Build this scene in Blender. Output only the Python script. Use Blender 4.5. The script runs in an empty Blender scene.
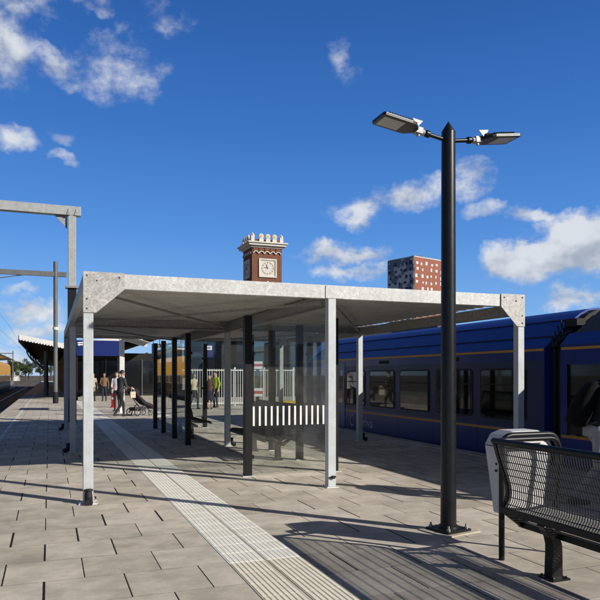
import bpy, bmesh, math, random
import numpy as np
from mathutils import Vector, Matrix, Quaternion
R = math.radians
random.seed(7)
scene = bpy.context.scene
COL = scene.collection
WM = {}

# ------------------------------------------------------------------ materials
def nt_new(name):
    m = bpy.data.materials.new(name); m.use_nodes = True
    nt = m.node_tree; nt.nodes.clear()
    return m, nt
class N:
    """tiny node-tree writer"""
    def __init__(s, nt): s.nt = nt
    def new(s, t, **kw):
        n = s.nt.nodes.new(t)
        for k, v in kw.items(): setattr(n, k, v)
        return n
    def set(s, sock, v):
        if v is None: return
        if isinstance(v, bpy.types.NodeSocket): s.nt.links.new(v, sock)
        else: sock.default_value = v
    def m(s, op, a=None, b=None, c=None, clamp=False):
        n = s.new('ShaderNodeMath', operation=op, use_clamp=clamp)
        for i, v in enumerate((a, b, c)): s.set(n.inputs[i], v)
        return n.outputs[0]
    def vm(s, op, a=None, b=None, out=0):
        n = s.new('ShaderNodeVectorMath', operation=op)
        s.set(n.inputs[0], a); s.set(n.inputs[1], b)
        return n.outputs[out]
    def mix(s, f, a, b, blend='MIX'):
        n = s.new('ShaderNodeMix', data_type='RGBA', blend_type=blend)
        s.set(n.inputs[0], f); s.set(n.inputs[6], a); s.set(n.inputs[7], b)
        return n.outputs[2]
    def noise(s, vec, scale, detail=4, rough=.55, out=0, dim='3D'):
        n = s.new('ShaderNodeTexNoise', noise_dimensions=dim)
        s.set(n.inputs['Vector'], vec); n.inputs['Scale'].default_value = scale
        n.inputs['Detail'].default_value = detail; n.inputs['Roughness'].default_value = rough
        return n.outputs[out]
    def ss(s, x, lo, hi, a=0., b=1.):
        n = s.new('ShaderNodeMapRange', interpolation_type='SMOOTHSTEP')
        s.set(n.inputs[0], x); s.set(n.inputs[1], lo); s.set(n.inputs[2], hi)
        n.inputs[3].default_value = a; n.inputs[4].default_value = b
        return n.outputs[0]
    def xyz(s, v):
        n = s.new('ShaderNodeSeparateXYZ'); s.set(n.inputs[0], v); return n.outputs
    def comb(s, x, y, z):
        n = s.new('ShaderNodeCombineXYZ')
        for i, v in enumerate((x, y, z)): s.set(n.inputs[i], v)
        return n.outputs[0]
    def pos(s): return s.new('ShaderNodeNewGeometry').outputs['Position']
    def obj(s): return s.new('ShaderNodeTexCoord').outputs['Object']
    def bump(s, h, strength=.3, dist=.01):
        n = s.new('ShaderNodeBump'); n.inputs['Strength'].default_value = strength
        n.inputs['Distance'].default_value = dist; s.set(n.inputs['Height'], h)
        return n.outputs[0]
    def bsdf(s, color, rough=.5, metal=0., normal=None, spec=.5, coat=0.):
        b = s.new('ShaderNodeBsdfPrincipled')
        s.set(b.inputs['Base Color'], color); s.set(b.inputs['Roughness'], rough)
        s.set(b.inputs['Metallic'], metal); b.inputs['Specular IOR Level'].default_value = spec
        b.inputs['Coat Weight'].default_value = coat; b.inputs['Coat Roughness'].default_value = .08
        if normal is not None: s.set(b.inputs['Normal'], normal)
        o = s.new('ShaderNodeOutputMaterial'); s.nt.links.new(b.outputs[0], o.inputs[0])
        return b
def C4(c): return (c[0], c[1], c[2], 1.)
def mat(name, c, rough=.5, metal=0., var=.12, scale=6., bump=.0, spec=.5, coat=0., dirt=None, bscale=40.):
    """painted or plain surface with a little wear in colour and roughness"""
    m, nt = nt_new(name); n = N(nt); p = n.obj()
    a = n.noise(p, scale, 5, .6); b = n.noise(p, scale * 7, 3, .6)
    f = n.m('ADD', n.m('MULTIPLY', a, .65), n.m('MULTIPLY', b, .35))
    lo = tuple(x * (1 - var) for x in c); hi = tuple(min(1, x * (1 + var)) for x in c)
    col = n.mix(n.ss(f, .3, .7), C4(lo), C4(hi))
    if dirt: col = n.mix(n.ss(n.noise(p, scale * .6, 6, .7), .52, .75, 0, .7), col, C4(dirt))
    rg = n.m('ADD', rough - .06, n.m('MULTIPLY', b, .12))
    nm = n.bump(n.noise(p, bscale, 3), bump, .01) if bump else None
    n.bsdf(col, rg, metal, nm, spec, coat)
    return m

def galv(name, base=.60, tint=(1., 1., 1.03), patch=18., cell_amt=.35, con=1., rust=0.):
    """hot-dip galvanised steel: spangle cells, pale runs, dull patches"""
    m, nt = nt_new(name); n = N(nt); p = n.obj()
    v = n.new('ShaderNodeTexVoronoi'); n.set(v.inputs['Vector'], p); v.inputs['Scale'].default_value = 55
    cell = n.xyz(v.outputs['Color'])[0]
    a = n.noise(p, patch, 6, .7); b = n.noise(p, 3., 4, .6)
    f = n.m('ADD', n.m('MULTIPLY', cell, cell_amt), n.m('ADD', n.m('MULTIPLY', a, .8), n.m('MULTIPLY', b, .35)))
    lo = tuple(base * (1 - .30*con) * t for t in tint); hi = tuple(min(.9, base * (1 + .16*con) * t) for t in tint)
    col = n.mix(n.ss(f, .5, 1.0), C4(lo), C4(hi))
    gx, gy, gz = n.xyz(n.pos())
    run = n.noise(n.comb(n.m('MULTIPLY', gx, 9.), n.m('MULTIPLY', gy, 9.), n.m('MULTIPLY', gz, .7)), 3., 5, .65)
    col = n.mix(n.ss(run, .52, .74, 0, .38), col, C4(tuple(base * .5 * t for t in tint)))
    if rust:
        col = n.mix(n.ss(n.noise(n.pos(), 23., 4, .6), .66, .74, 0, rust), col, C4((.30, .14, .05)))
    n.bsdf(col, n.m('ADD', .42, n.m('MULTIPLY', a, .25)), .12, n.bump(a, .08, .005), .5)
    return m

def paving():
    m, nt = nt_new('paving_slabs'); n = N(nt); P = n.pos(); x, y, z = n.xyz(P)
    S = .6
    v = n.m('DIVIDE', n.m('SUBTRACT', y, .05), S); row = n.m('FLOOR', v); fv = n.m('FRACT', v)
    par = n.m('MODULO', n.m('ADD', row, 400.), 2.)
    u = n.m('ADD', n.m('DIVIDE', n.m('ADD', x, .04), S), n.m('MULTIPLY', par, .5))
    cu = n.m('FLOOR', u); fu = n.m('FRACT', u)
    def hash2(a, b, seed):
        w = n.new('ShaderNodeTexWhiteNoise', noise_dimensions='3D')
        n.set(w.inputs['Vector'], n.comb(a, b, seed)); return w.outputs['Value']
    near = n.m('ROUND', u)
    jw = n.m('ADD', .0025, n.m('MULTIPLY', n.m('POWER', hash2(near, row, 1.3), 1.9), .0070))   # half width / m
    du = n.m('MULTIPLY', n.m('ABSOLUTE', n.m('SUBTRACT', u, near)), S)
    wob = n.m('MULTIPLY', n.m('SUBTRACT', n.noise(P, 30, 3), .5), .006)
    jl = n.m('SUBTRACT', 1., n.ss(n.m('ADD', du, wob), jw, n.m('ADD', jw, .003)))
    nv = n.m('ROUND', v); dv = n.m('MULTIPLY', n.m('ABSOLUTE', n.m('SUBTRACT', v, nv)), S)
    jt = n.m('SUBTRACT', 1., n.ss(n.m('ADD', dv, wob), .0018, .0065))
    jt = n.m('MULTIPLY', jt, n.ss(n.noise(P, 1.3, 2), .3, .7, .45, .95))
    h = hash2(cu, row, 7.1); h2 = hash2(cu, row, 3.7)
    big = n.noise(P, .35, 5, .6); mid = n.noise(P, 3.2, 6, .65); fine = n.noise(P, 70, 4, .7)
    col = n.mix(h, C4((.415, .368, .30)), C4((.575, .52, .44)))
    col = n.mix(n.m('MULTIPLY', h2, .5), col, C4((.495, .455, .395)))
    tone = n.m('ADD', n.m('MULTIPLY', n.ss(big, .3, .7), .26), n.m('ADD', n.m('MULTIPLY', n.ss(mid, .3, .7), .34), n.m('MULTIPLY', fine, .34)))
    k = n.m('ADD', .60, n.m('MULTIPLY', tone, 1.12))
    col = n.mix(1., col, n.comb(k, k, k), 'MULTIPLY')
    vor = n.new('ShaderNodeTexVoronoi'); n.set(vor.inputs['Vector'], n.comb(x, y, 0.)); vor.inputs['Scale'].default_value = 2.3
    gum = n.m('MULTIPLY', n.m('SUBTRACT', 1., n.ss(n.m('ADD', vor.outputs['Distance'], n.m('MULTIPLY', n.m('SUBTRACT', mid, .5), .05)), .03, .06)), n.m('GREATER_THAN', n.xyz(vor.outputs['Color'])[0], .55))
    col = n.mix(n.m('MULTIPLY', gum, .45), col, C4((.12, .105, .09)))
    stain = n.ss(n.noise(P, .9, 7, .72), .58, .78)
    col = n.mix(n.m('MULTIPLY', stain, .55), col, C4((.21, .175, .135)))
    col = n.mix(n.m('MULTIPLY', jt, .8), col, C4((.1, .085, .07)))
    col = n.mix(jl, col, C4((.018, .016, .014)))
    hgt = n.m('SUBTRACT', n.m('ADD', n.m('MULTIPLY', fine, .12), n.m('MULTIPLY', h, .35)), n.m('MAXIMUM', jl, n.m('MULTIPLY', jt, .6)))
    n.bsdf(col, .86, 0., n.bump(hgt, .55, .008), .25)
    return m

def tactile():
    m, nt = nt_new('tactile_tiles'); n = N(nt); P = n.pos(); x, y, z = n.xyz(P)
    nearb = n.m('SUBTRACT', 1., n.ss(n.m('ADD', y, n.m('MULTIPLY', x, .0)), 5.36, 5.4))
    cell = n.new('ShaderNodeTexWhiteNoise', noise_dimensions='2D')
    n.set(cell.inputs['Vector'], n.comb(n.m('FLOOR', n.m('DIVIDE', x, .325)), n.m('FLOOR', n.m('DIVIDE', y, .3)), 0.))
    d = n.noise(P, 5, 6, .7); f = n.noise(P, 60, 3, .7)
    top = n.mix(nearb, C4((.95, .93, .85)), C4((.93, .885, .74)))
    top = n.mix(n.m('MULTIPLY', cell.outputs['Value'], .35), top, C4((.82, .78, .68)))
    top = n.mix(n.ss(d, .45, .75, 0, .35), top, C4((.52, .47, .38)))
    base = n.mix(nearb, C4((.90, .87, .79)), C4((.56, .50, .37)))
    isrib = n.ss(z, .0047, .0060)
    col = n.mix(isrib, base, top)
    k = n.m('ADD', .86, n.m('MULTIPLY', f, .28)); col = n.mix(1., col, n.comb(k, k, k), 'MULTIPLY')
    n.bsdf(col, .8, 0., n.bump(f, .15, .003), .3)
    return m

def glass(name, tint=(.93, .955, .94), dirt=.10):
    """thin pane: clear with fresnel reflection and a film of dust"""
    m, nt = nt_new(name); n = N(nt); p = n.pos()
    t = n.new('ShaderNodeBsdfTransparent'); t.inputs[0].default_value = C4(tint)
    g = n.new('ShaderNodeBsdfGlossy'); g.inputs[0].default_value = (.95, .95, .95, 1); g.inputs['Roughness'].default_value = .015
    ge = n.new('ShaderNodeNewGeometry'); cs = n.m('ABSOLUTE', n.vm('DOT_PRODUCT', ge.outputs['Normal'], ge.outputs['Incoming'], 'Value'))
    fr = n.m('ADD', .045, n.m('MULTIPLY', n.m('POWER', n.m('SUBTRACT', 1., cs, clamp=True), 5.), .955))
    mx = n.new('ShaderNodeMixShader'); n.set(mx.inputs[0], fr)
    nt.links.new(t.outputs[0], mx.inputs[1]); nt.links.new(g.outputs[0], mx.inputs[2])
    df = n.new('ShaderNodeBsdfDiffuse'); df.inputs[0].default_value = (.5, .48, .44, 1)
    mx2 = n.new('ShaderNodeMixShader'); n.set(mx2.inputs[0], n.ss(n.noise(p, 1.7, 6, .7), .35, .8, dirt * .15, dirt * .75))
    nt.links.new(mx.outputs[0], mx2.inputs[1]); nt.links.new(df.outputs[0], mx2.inputs[2])
    o = n.new('ShaderNodeOutputMaterial'); nt.links.new(mx2.outputs[0], o.inputs[0])
    return m

def brick(name, a, b, mortar, sc=1.):
    m, nt = nt_new(name); n = N(nt); P = n.pos(); x, y, z = n.xyz(P)
    t = n.new('ShaderNodeTexBrick'); n.set(t.inputs['Vector'], n.comb(n.m('ADD', x, y), z, 0.))
    t.inputs['Color1'].default_value = C4(a); t.inputs['Color2'].default_value = C4(b); t.inputs['Mortar'].default_value = C4(mortar)
    t.inputs['Scale'].default_value = sc; t.inputs['Brick Width'].default_value = .23; t.inputs['Row Height'].default_value = .075
    t.inputs['Mortar Size'].default_value = .008
    k = n.m('ADD', .7, n.m('MULTIPLY', n.noise(P, .8, 6, .65), .6))
    col = n.mix(1., t.outputs['Color'], n.comb(k, k, k), 'MULTIPLY')
    n.bsdf(col, .9, 0., n.bump(t.outputs['Fac'], -.3, .01), .2)
    return m

def trainpaint(name, c, rough=.22):
    m, nt = nt_new(name); n = N(nt); p = n.obj(); x, y, z = n.xyz(p)
    st = n.noise(n.comb(n.m('MULTIPLY', x, .5), n.m('MULTIPLY', y, 3.5), n.m('MULTIPLY', z, .35)), 1.2, 6, .65)
    dirt = n.ss(z, -.3, .9, .16, .03)
    col = n.mix(n.m('MULTIPLY', n.ss(st, .35, .75), dirt), C4(c), C4((.09, .085, .08)))
    wav = n.noise(p, .9, 2, .5)
    n.bsdf(col, n.m('ADD', rough, n.m('MULTIPLY', st, .2)), 0., n.bump(wav, .12, .02), .5, .0)
    return m

def ballast():
    m, nt = nt_new('ballast'); n = N(nt); P = n.pos()
    v = n.new('ShaderNodeTexVoronoi'); n.set(v.inputs['Vector'], P); v.inputs['Scale'].default_value = 16
    g = n.noise(P, .2, 4); k = n.xyz(v.outputs['Color'])[0]
    col = n.mix(k, C4((.07, .058, .048)), C4((.2, .175, .15)))
    col = n.mix(n.ss(g, .45, .7, 0, .6), col, C4((.09, .08, .05)))
    n.bsdf(col, .95, 0., n.bump(v.outputs['Distance'], .9, .04), .2)
    return m

def leafmat(name, c1, c2):
    m, nt = nt_new(name); n = N(nt); p = n.obj()
    col = n.mix(n.ss(n.noise(p, .9, 4, .6), .3, .7), C4(c1), C4(c2))
    n.bsdf(col, .7, 0., None, .2)
    return m

def pattern_face(name, c1, c2, sc):
    m, nt = nt_new(name); n = N(nt); P = n.pos()
    v = n.new('ShaderNodeTexVoronoi', feature='F1', distance='CHEBYCHEV'); n.set(v.inputs['Vector'], P); v.inputs['Scale'].default_value = sc
    col = n.mix(n.m('GREATER_THAN', n.xyz(v.outputs['Color'])[0], .5), C4(c1), C4(c2))
    n.bsdf(col, .6, 0., None, .4); return m

M = {
 'paving': paving(), 'tactile': tactile(), 'ballast': ballast(),
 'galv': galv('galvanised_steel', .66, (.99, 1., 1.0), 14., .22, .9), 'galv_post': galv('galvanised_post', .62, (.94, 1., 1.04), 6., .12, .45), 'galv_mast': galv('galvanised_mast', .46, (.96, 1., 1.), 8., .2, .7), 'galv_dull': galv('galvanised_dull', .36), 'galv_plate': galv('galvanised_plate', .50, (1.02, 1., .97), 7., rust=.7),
 'soffit': galv('steel_decking', .66, (1.01, 1., .97), 2., .0, .7),
 'black': mat('black_paint', (.009, .009, .0095), .42, 0, .25, 8, spec=.35), 'pole': mat('black_pole_paint', (.010, .0115, .014), .36, 0, .3, 5, dirt=(.022, .024, .026), spec=.4),
 'rubber': mat('black_rubber', (.012, .012, .012), .7),
 'glass': glass('shelter_glass'), 'white_film': mat('white_film', (.78, .78, .76), .6),
 'white': mat('white_paint', (.72, .72, .70), .5, 0, .08, 4, dirt=(.5, .48, .44)),
 'grey': mat('grey_plastic', (.64, .64, .63), .45, 0, .06, 4, dirt=(.38, .37, .34)),
 'alu': mat('cast_aluminium', (.34, .345, .35), .55, .3), 'bag': mat('bag_black', (.007, .007, .008), .9, 0, .3, 14, bump=.3, spec=.15), 'lens': mat('lamp_lens', (.46, .46, .43), .25, 0, .1, 30),
 'wire': mat('bench_mesh_coat', (.03, .031, .033), .36, 0, .2, 20, spec=.7), 'concrete': mat('concrete', (.50, .45, .36), .9, 0, .2, 6, bump=.3),
 'concrete_dark': mat('concrete_dark', (.24, .225, .2), .9, 0, .25, 2, bump=.3),
 'line': mat('white_line_paint', (.66, .65, .62), .8, 0, .2, 3, dirt=(.4, .37, .33)),
 'blue': trainpaint('train_blue', (.008, .030, .20)), 'blue_roof': trainpaint('train_blue_roof_skylit', (.013, .052, .32), .38),  # roof blue made lighter than the body: sky light put into the colour
 'band': trainpaint('train_window_band', (.022, .034, .105), .34), 'stripe': trainpaint('train_yellow_stripe', (.60, .29, .045), .4),
 'trainglass': mat('train_glass', (.004, .0045, .005), .03, 0, .2, 3, spec=1.), 'doorblue': trainpaint('train_door_paint', (.10, .16, .30), .3),
 'roofgrey': mat('train_roof_grey', (.06, .062, .065), .55, 0, .2, 2), 'underframe': mat('underframe', (.02, .02, .02), .8),
 'letter': mat('train_lettering', (.45, .5, .6), .5), 'yellow': trainpaint('train_yellow', (.55, .28, .015), .4),
 'rail': mat('rail_steel', (.30, .22, .17), .35, .7, .2, 3), 'sleeper': mat('sleeper', (.17, .16, .145), .9),
 'brick': brick('tower_brick', (.235, .085, .05), (.17, .058, .036), (.2, .15, .11)), 'stone': mat('white_stone', (.68, .655, .6), .8, 0, .12, 1.2),
 'gold': mat('gold_leaf', (.55, .36, .08), .4, .5), 'dial': mat('clock_dial', (.62, .62, .60), .6), 'slate': mat('slate', (.05, .055, .065), .6),
 'redface': mat('red_cladding', (.30, .095, .058), .7, 0, .14, .15), 'blueface': pattern_face('blue_panel_cladding', (.20, .24, .31), (.62, .65, .68), .40),
 'winwhite': mat('window_white', (.72, .72, .72), .3), 'winblue': mat('window_navy', (.012, .022, .075), .2),
 'signblue': mat('sign_blue', (.002, .015, .135), .4, 0, .05), 'navy': mat('navy_cladding', (.006, .008, .014), .75, 0, .3, .6),
 'dark': mat('dark_cladding', (.006, .0055, .0055), .75, 0, .3, .5), 'shopglass': mat('shop_glass', (.010, .011, .012), .08, spec=.6),
 'timber': mat('old_timber', (.05, .045, .04), .8, 0, .3, 2), 'steelgrey': mat('mast_grey_paint', (.13, .14, .145), .55, 0, .2, 2),
 'red': mat('red_paint', (.52, .025, .025), .4), 'signred': mat('sign_red', (.5, .03, .03), .5), 'hiyellow': mat('hi_vis', (.40, .52, .04), .7),
 'warn': mat('warning_yellow', (.65, .40, .03), .5), 'leaf': leafmat('foliage', (.03, .045, .012), (.085, .105, .03)), 'bark': mat('bark', (.09, .07, .05), .9),
 'skin': mat('skin', (.52, .32, .23), .55, 0, .06), 'skin2': mat('skin_tan', (.40, .235, .16), .55, 0, .06),
 'hair_dark': mat('hair_dark', (.02, .014, .01), .6, 0, .3, 60), 'hair_brown': mat('hair_brown', (.09, .045, .02), .6, 0, .3, 60), 'hair_fair': mat('hair_fair', (.28, .18, .09), .6, 0, .3, 60),
 'fin': mat('lamp_fins', (.012, .012, .013), .8, spec=.15), 'cl_black': mat('cloth_black', (.016, .016, .018), .85, 0, .3, 12, bump=.2), 'cl_white': mat('cloth_white', (.66, .64, .62), .9, 0, .1, 10, bump=.2),
 'cl_cream': mat('cloth_cream', (.58, .50, .38), .9, 0, .1, 10, bump=.2), 'cl_tan': mat('cloth_tan', (.20, .12, .065), .9, 0, .1, 10, bump=.2), 'cl_beige': mat('cloth_beige', (.42, .36, .27), .9, 0, .1, 10, bump=.2),
 'cl_grey': mat('cloth_grey', (.33, .34, .36), .9, 0, .15, 10, bump=.2), 'cl_dark': mat('cloth_charcoal', (.045, .045, .05), .9, 0, .2, 10, bump=.2),
 'cl_navy': mat('cloth_navy', (.02, .025, .045), .9, 0, .2, 10, bump=.2), 'cl_brown': mat('cloth_brown', (.10, .05, .03), .9, 0, .2, 10, bump=.2),
 'shoe': mat('shoe', (.02, .018, .017), .6), 'piping': mat('reflective_piping', (.5, .5, .5), .5),
}

# ------------------------------------------------------------------ geometry helpers
class MB:
    def __init__(s): s.bm = bmesh.new(); s.mi = 0
    def _f(s, vs):
        try: f = s.bm.faces.new(vs); f.material_index = s.mi; return f
        except ValueError: return None
    def box(s, x0, x1, y0, y1, z0, z1, T=None):
        c = [(x, y, z) for z in (z0, z1) for y in (y0, y1) for x in (x0, x1)]
        v = [s.bm.verts.new((T @ Vector(p)) if T else p) for p in c]
        for q in ((0, 2, 3, 1), (4, 5, 7, 6), (0, 1, 5, 4), (2, 6, 7, 3), (0, 4, 6, 2), (1, 3, 7, 5)): s._f([v[i] for i in q])
        return s
    def beam(s, p0, p1, w, h, up=(0, 0, 1)):
        p0, p1 = Vector(p0), Vector(p1); d = (p1 - p0); L = d.length; d.normalize()
        u = Vector(up); sd = d.cross(u)
        if sd.length < 1e-4: sd = d.cross(Vector((1, 0, 0)))
        sd.normalize(); u = sd.cross(d)
        T = Matrix((( sd.x, d.x, u.x, p0.x), (sd.y, d.y, u.y, p0.y), (sd.z, d.z, u.z, p0.z), (0, 0, 0, 1)))
        return s.box(-w/2, w/2, 0, L, -h/2, h/2, T)
    def tube(s, pts, r, n=8, cap=True, closed=False):
        pts = [Vector(p) for p in pts]; k = len(pts)
        rr = r if isinstance(r, (list, tuple)) else [r] * k
        rings = []; prev = None
        for i, p in enumerate(pts):
            if closed: d = pts[(i+1) % k] - pts[i-1]
            else: d = pts[min(i+1, k-1)] - pts[max(i-1, 0)]
            d.normalize()
            if prev is None:
                a = d.cross(Vector((0, 0, 1)))
                if a.length < .05: a = d.cross(Vector((0, 1, 0)))
            else: a = prev - d * prev.dot(d)
            a.normalize(); prev = a; b = d.cross(a)
            rings.append([s.bm.verts.new(p + (a * math.cos(t) + b * math.sin(t)) * rr[i]) for t in [2*math.pi*j/n for j in range(n)]])
        for i in range(k if closed else k-1):
            A, B = rings[i], rings[(i+1) % k]
            for j in range(n): s._f([A[j], A[(j+1) % n], B[(j+1) % n], B[j]])
        if cap and not closed: s._f(rings[0][::-1]); s._f(rings[-1])
        return s
    def lathe(s, prof, c=(0, 0, 0), n=20, T=None):
        rings = []
        for r, z in prof:
            ring = []
            for j in range(n):
                p = Vector((c[0] + r*math.cos(2*math.pi*j/n), c[1] + r*math.sin(2*math.pi*j/n), c[2] + z))
                ring.append(s.bm.verts.new(T @ p if T else p))
            rings.append(ring)
        for A, B in zip(rings, rings[1:]):
            for j in range(n): s._f([A[j], A[(j+1) % n], B[(j+1) % n], B[j]])
        s._f(rings[0][::-1]); s._f(rings[-1])
        return s
    def prism(s, poly, f, t0, t1):
        """poly 2D points, f(a,b,t)->xyz, swept from t0 to t1"""
        A = [s.bm.verts.new(f(a, b, t0)) for a, b in poly]; B = [s.bm.verts.new(f(a, b, t1)) for a, b in poly]
        k = len(poly); s._f(A[::-1]); s._f(B)
        for i in range(k): s._f([A[i], A[(i+1) % k], B[(i+1) % k], B[i]])
        return s
    def loft(s, sections, cap=True):
        rs = [[s.bm.verts.new(p) for p in sec] for sec in sections]; k = len(rs[0])
        for A, B in zip(rs, rs[1:]):
            for j in range(k): s._f([A[j], A[(j+1) % k], B[(j+1) % k], B[j]])
        if cap: s._f(rs[0][::-1]); s._f(rs[-1])
        return s
    def ball(s, c, r, n=10, T=None):
        rx, ry, rz = r if isinstance(r, (tuple, list)) else (r, r, r)
        rings = []; m = n // 2 + 1
        for i in range(m + 1):
            t = math.pi * (i + .0) / m
            t = min(max(t, .05), math.pi - .05)
            rings.append([(c[0] + rx*math.sin(t)*math.cos(2*math.pi*j/n), c[1] + ry*math.sin(t)*math.sin(2*math.pi*j/n), c[2] - rz*math.cos(t)) for j in range(n)])
        if T: rings = [[T @ Vector(p) for p in q] for q in rings]
        return s.loft(rings)
    def build(s, name, mats, parent=None, smooth=False, bevel=0, local=False, each=False):
        bm = s.bm
        if each:        # every loose piece becomes an object of its own
            bm.verts.index_update(); seen = set(); res = []
            for v0 in bm.verts:
                if v0.index in seen: continue
                st, isl = [v0], []; seen.add(v0.index)
                while st:
                    v = st.pop(); isl.append(v)
                    for e in v.link_edges:
                        q = e.other_vert(v)
                        if q.index not in seen: seen.add(q.index); st.append(q)
                mp = {}; nb = MB(); fs = []
                for v in isl:
                    mp[v] = nb.bm.verts.new(v.co)
                    for f in v.link_faces:
                        if f not in fs: fs.append(f)
                for f in fs:
                    q = nb.bm.faces.new([mp[v] for v in f.verts])
                res.append(nb.build(name, mats, parent, smooth, bevel, local))
            bm.free(); return res[0]
        if parent is not None and not local and parent in WM: bmesh.ops.transform(bm, matrix=WM[parent].inverted(), verts=bm.verts)
        bmesh.ops.recalc_face_normals(bm, faces=bm.faces)
        me = bpy.data.meshes.new(name); bm.to_mesh(me); bm.free()
        for m_ in (mats if isinstance(mats, (list, tuple)) else [mats]): me.materials.append(M[m_] if isinstance(m_, str) else m_)
        o = bpy.data.objects.new(name, me); COL.objects.link(o)
        if smooth:
            for p in me.polygons: p.use_smooth = True
            if smooth != 'all':
                try: me.set_sharp_from_angle(angle=R(38))
                except Exception: pass
        if bevel:
            b = o.modifiers.new('bevel', 'BEVEL'); b.width = bevel; b.segments = 2; b.limit_method = 'ANGLE'; b.angle_limit = R(40)
        if parent is not None:
            o.parent = parent; WM[o] = WM[parent]
        else: WM[o] = Matrix.Identity(4)
        return o
def tag(o, label=None, cat=None, group=None, kind=None):
    if label: o['label'] = label
    if cat: o['category'] = cat
    if group: o['group'] = group
    if kind: o['kind'] = kind
    return o
def thing(name, label, cat, loc=(0, 0, 0), rz=0, group=None):
    o = bpy.data.objects.new(name, None); COL.objects.link(o); o.empty_display_size = .2
    o.location = loc; o.rotation_euler = (0, 0, rz)
    WM[o] = Matrix.Translation(loc) @ Matrix.Rotation(rz, 4, 'Z')
    return tag(o, label, cat, group)
def struct(name, mb, m): return tag(mb.build(name, m), kind='structure')
def copy_tree(o, parent=None):
    c = o.copy(); COL.objects.link(c)
    if parent is not None: c.parent = parent
    for ch in list(o.children):
        if not ch.name.startswith('arm_loop'): copy_tree(ch, c)
    return c
def dup(o, loc, rz, label, group=None, scale=None):
    c = copy_tree(o); c.location = loc; c.rotation_euler = (0, 0, rz); c['label'] = label
    if group: c['group'] = group
    if scale: c.scale = (scale,) * 3
    return c
def rrect(a0, a1, b0, b1, r, n=4):
    pts = []
    for (ca, cb, t0) in ((a1-r, b1-r, 0), (a0+r, b1-r, 90), (a0+r, b0+r, 180), (a1-r, b0+r, 270)):
        for i in range(n+1):
            t = R(t0 + 90*i/n); pts.append((ca + r*math.cos(t), cb + r*math.sin(t)))
    return pts
def text_mesh(txt, name, size, m, parent, T, extrude=.004, spacing=1.):
    cu = bpy.data.curves.new(name, 'FONT'); cu.body = txt; cu.size = size; cu.extrude = extrude; cu.align_x = 'CENTER'; cu.align_y = 'CENTER'; cu.space_character = spacing
    tmp = bpy.data.objects.new('tmp_text', cu); COL.objects.link(tmp)
    bpy.context.view_layer.update()
    dg = bpy.context.evaluated_depsgraph_get()
    me = bpy.data.meshes.new_from_object(tmp.evaluated_get(dg)); me.name = name
    bpy.data.objects.remove(tmp); bpy.data.curves.remove(cu)
    me.transform(WM[parent].inverted() @ T); me.materials.clear(); me.materials.append(M[m])
    o = bpy.data.objects.new(name, me); COL.objects.link(o); o.parent = parent; WM[o] = WM[parent]
    return o
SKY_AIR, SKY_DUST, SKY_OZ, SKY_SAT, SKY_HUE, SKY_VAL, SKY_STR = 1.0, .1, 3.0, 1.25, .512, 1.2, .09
SKY_RAMP = [(0, (.30, .54, .93)), (4, (.19, .45, .90)), (12, (.086, .285, .76)), (20, (.044, .185, .58)), (30, (.024, .112, .41)), (42, (.016, .05, .16)), (60, (.018, .024, .045))]  # top stops, above the view, darkened and greyed to cut ambient fill
CL_D, CL_L = (4.3, 4.8, 5.7), (8.2, 8.5, 9.0)
CLOUDS = [(-3.3, 24.3, 3.6, 3.3, 0.78, 0), (0.2, 23.9, 3.3, 2.0, 0.74, -10), (4.9, 24.4, 4.5, 3.3, 0.54, 0), (-2.6, 27.4, 3.9, 1.4, 0.72, 0), (3.5, 28.6, 3.6, 0.9, 0.45, 0), (-3.2, 18.4, 2.4, 1.8, 0.74, 0), (1.0, 18.8, 1.6, 0.8, 0.5, 0), (0.8, 17.1, 1.7, 0.7, 0.6, 0), (9.9, 27.8, 3.2, 1.3, 0.34, 0), (24.8, 25.5, 2.0, 2.2, 0.26, 20), (26.6, 14.2, 3.3, 1.5, 0.82, 15), (30.6, 15.2, 3.8, 1.9, 0.85, 15), (35.4, 16.1, 2.7, 2.2, 0.68, 0), (37.1, 13.5, 2.6, 0.9, 0.55, 0), (24.6, 10.6, 5.5, 1.2, 0.9, 0), (25.4, 9.0, 4.6, 1.2, 0.9, 0), (41.4, 13.2, 2.9, 0.9, 0.8, 0), (41.6, 9.6, 5.6, 2.4, 1.35, 3), (45.5, 10.6, 3.8, 3.3, 1.45, 0), (43.3, 10.8, 3.6, 2.9, 1.4, 0), (43.9, 6.2, 3.0, 1.3, 0.95, 0), (-2.4, 6.7, 2.2, 0.6, 0.6, 0), (-1.3, 5.2, 3.4, 1.2, 0.9, 0), (-0.6, 3.7, 4.7, 1.2, 0.8, 0), (-2.2, 1.5, 3.7, 1.3, 0.6, 0)]
# ================================================================== SETTING
g = MB(); g.box(-1500, 1500, -400, 2500, -1.2, -.95); struct('ground', g, 'ballast')
EDGE_L, EDGE_R = -1.86, 8.25
g = MB(); g.box(EDGE_L, EDGE_R, -40, 190, -.95, 0); g.box(EDGE_R, 26, 29.6, 46, -.95, -.001); struct('platform', g, 'paving')
g = MB()
g.box(EDGE_L - .05, EDGE_L + .12, -40, 190, -.12, .004); g.box(EDGE_R - .14, EDGE_R + .03, -40, 29.6, -.12, .004)
struct('platform_edge', g, 'concrete')
g = MB()
y = -10.
g.box(-1.2, -1.1, -40, 150, 0, .004)
while y < 29:
    g.box(7.86, 7.96, y, y + .57, 0, .004); y += .6
struct('painted_line', g, 'line')
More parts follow.
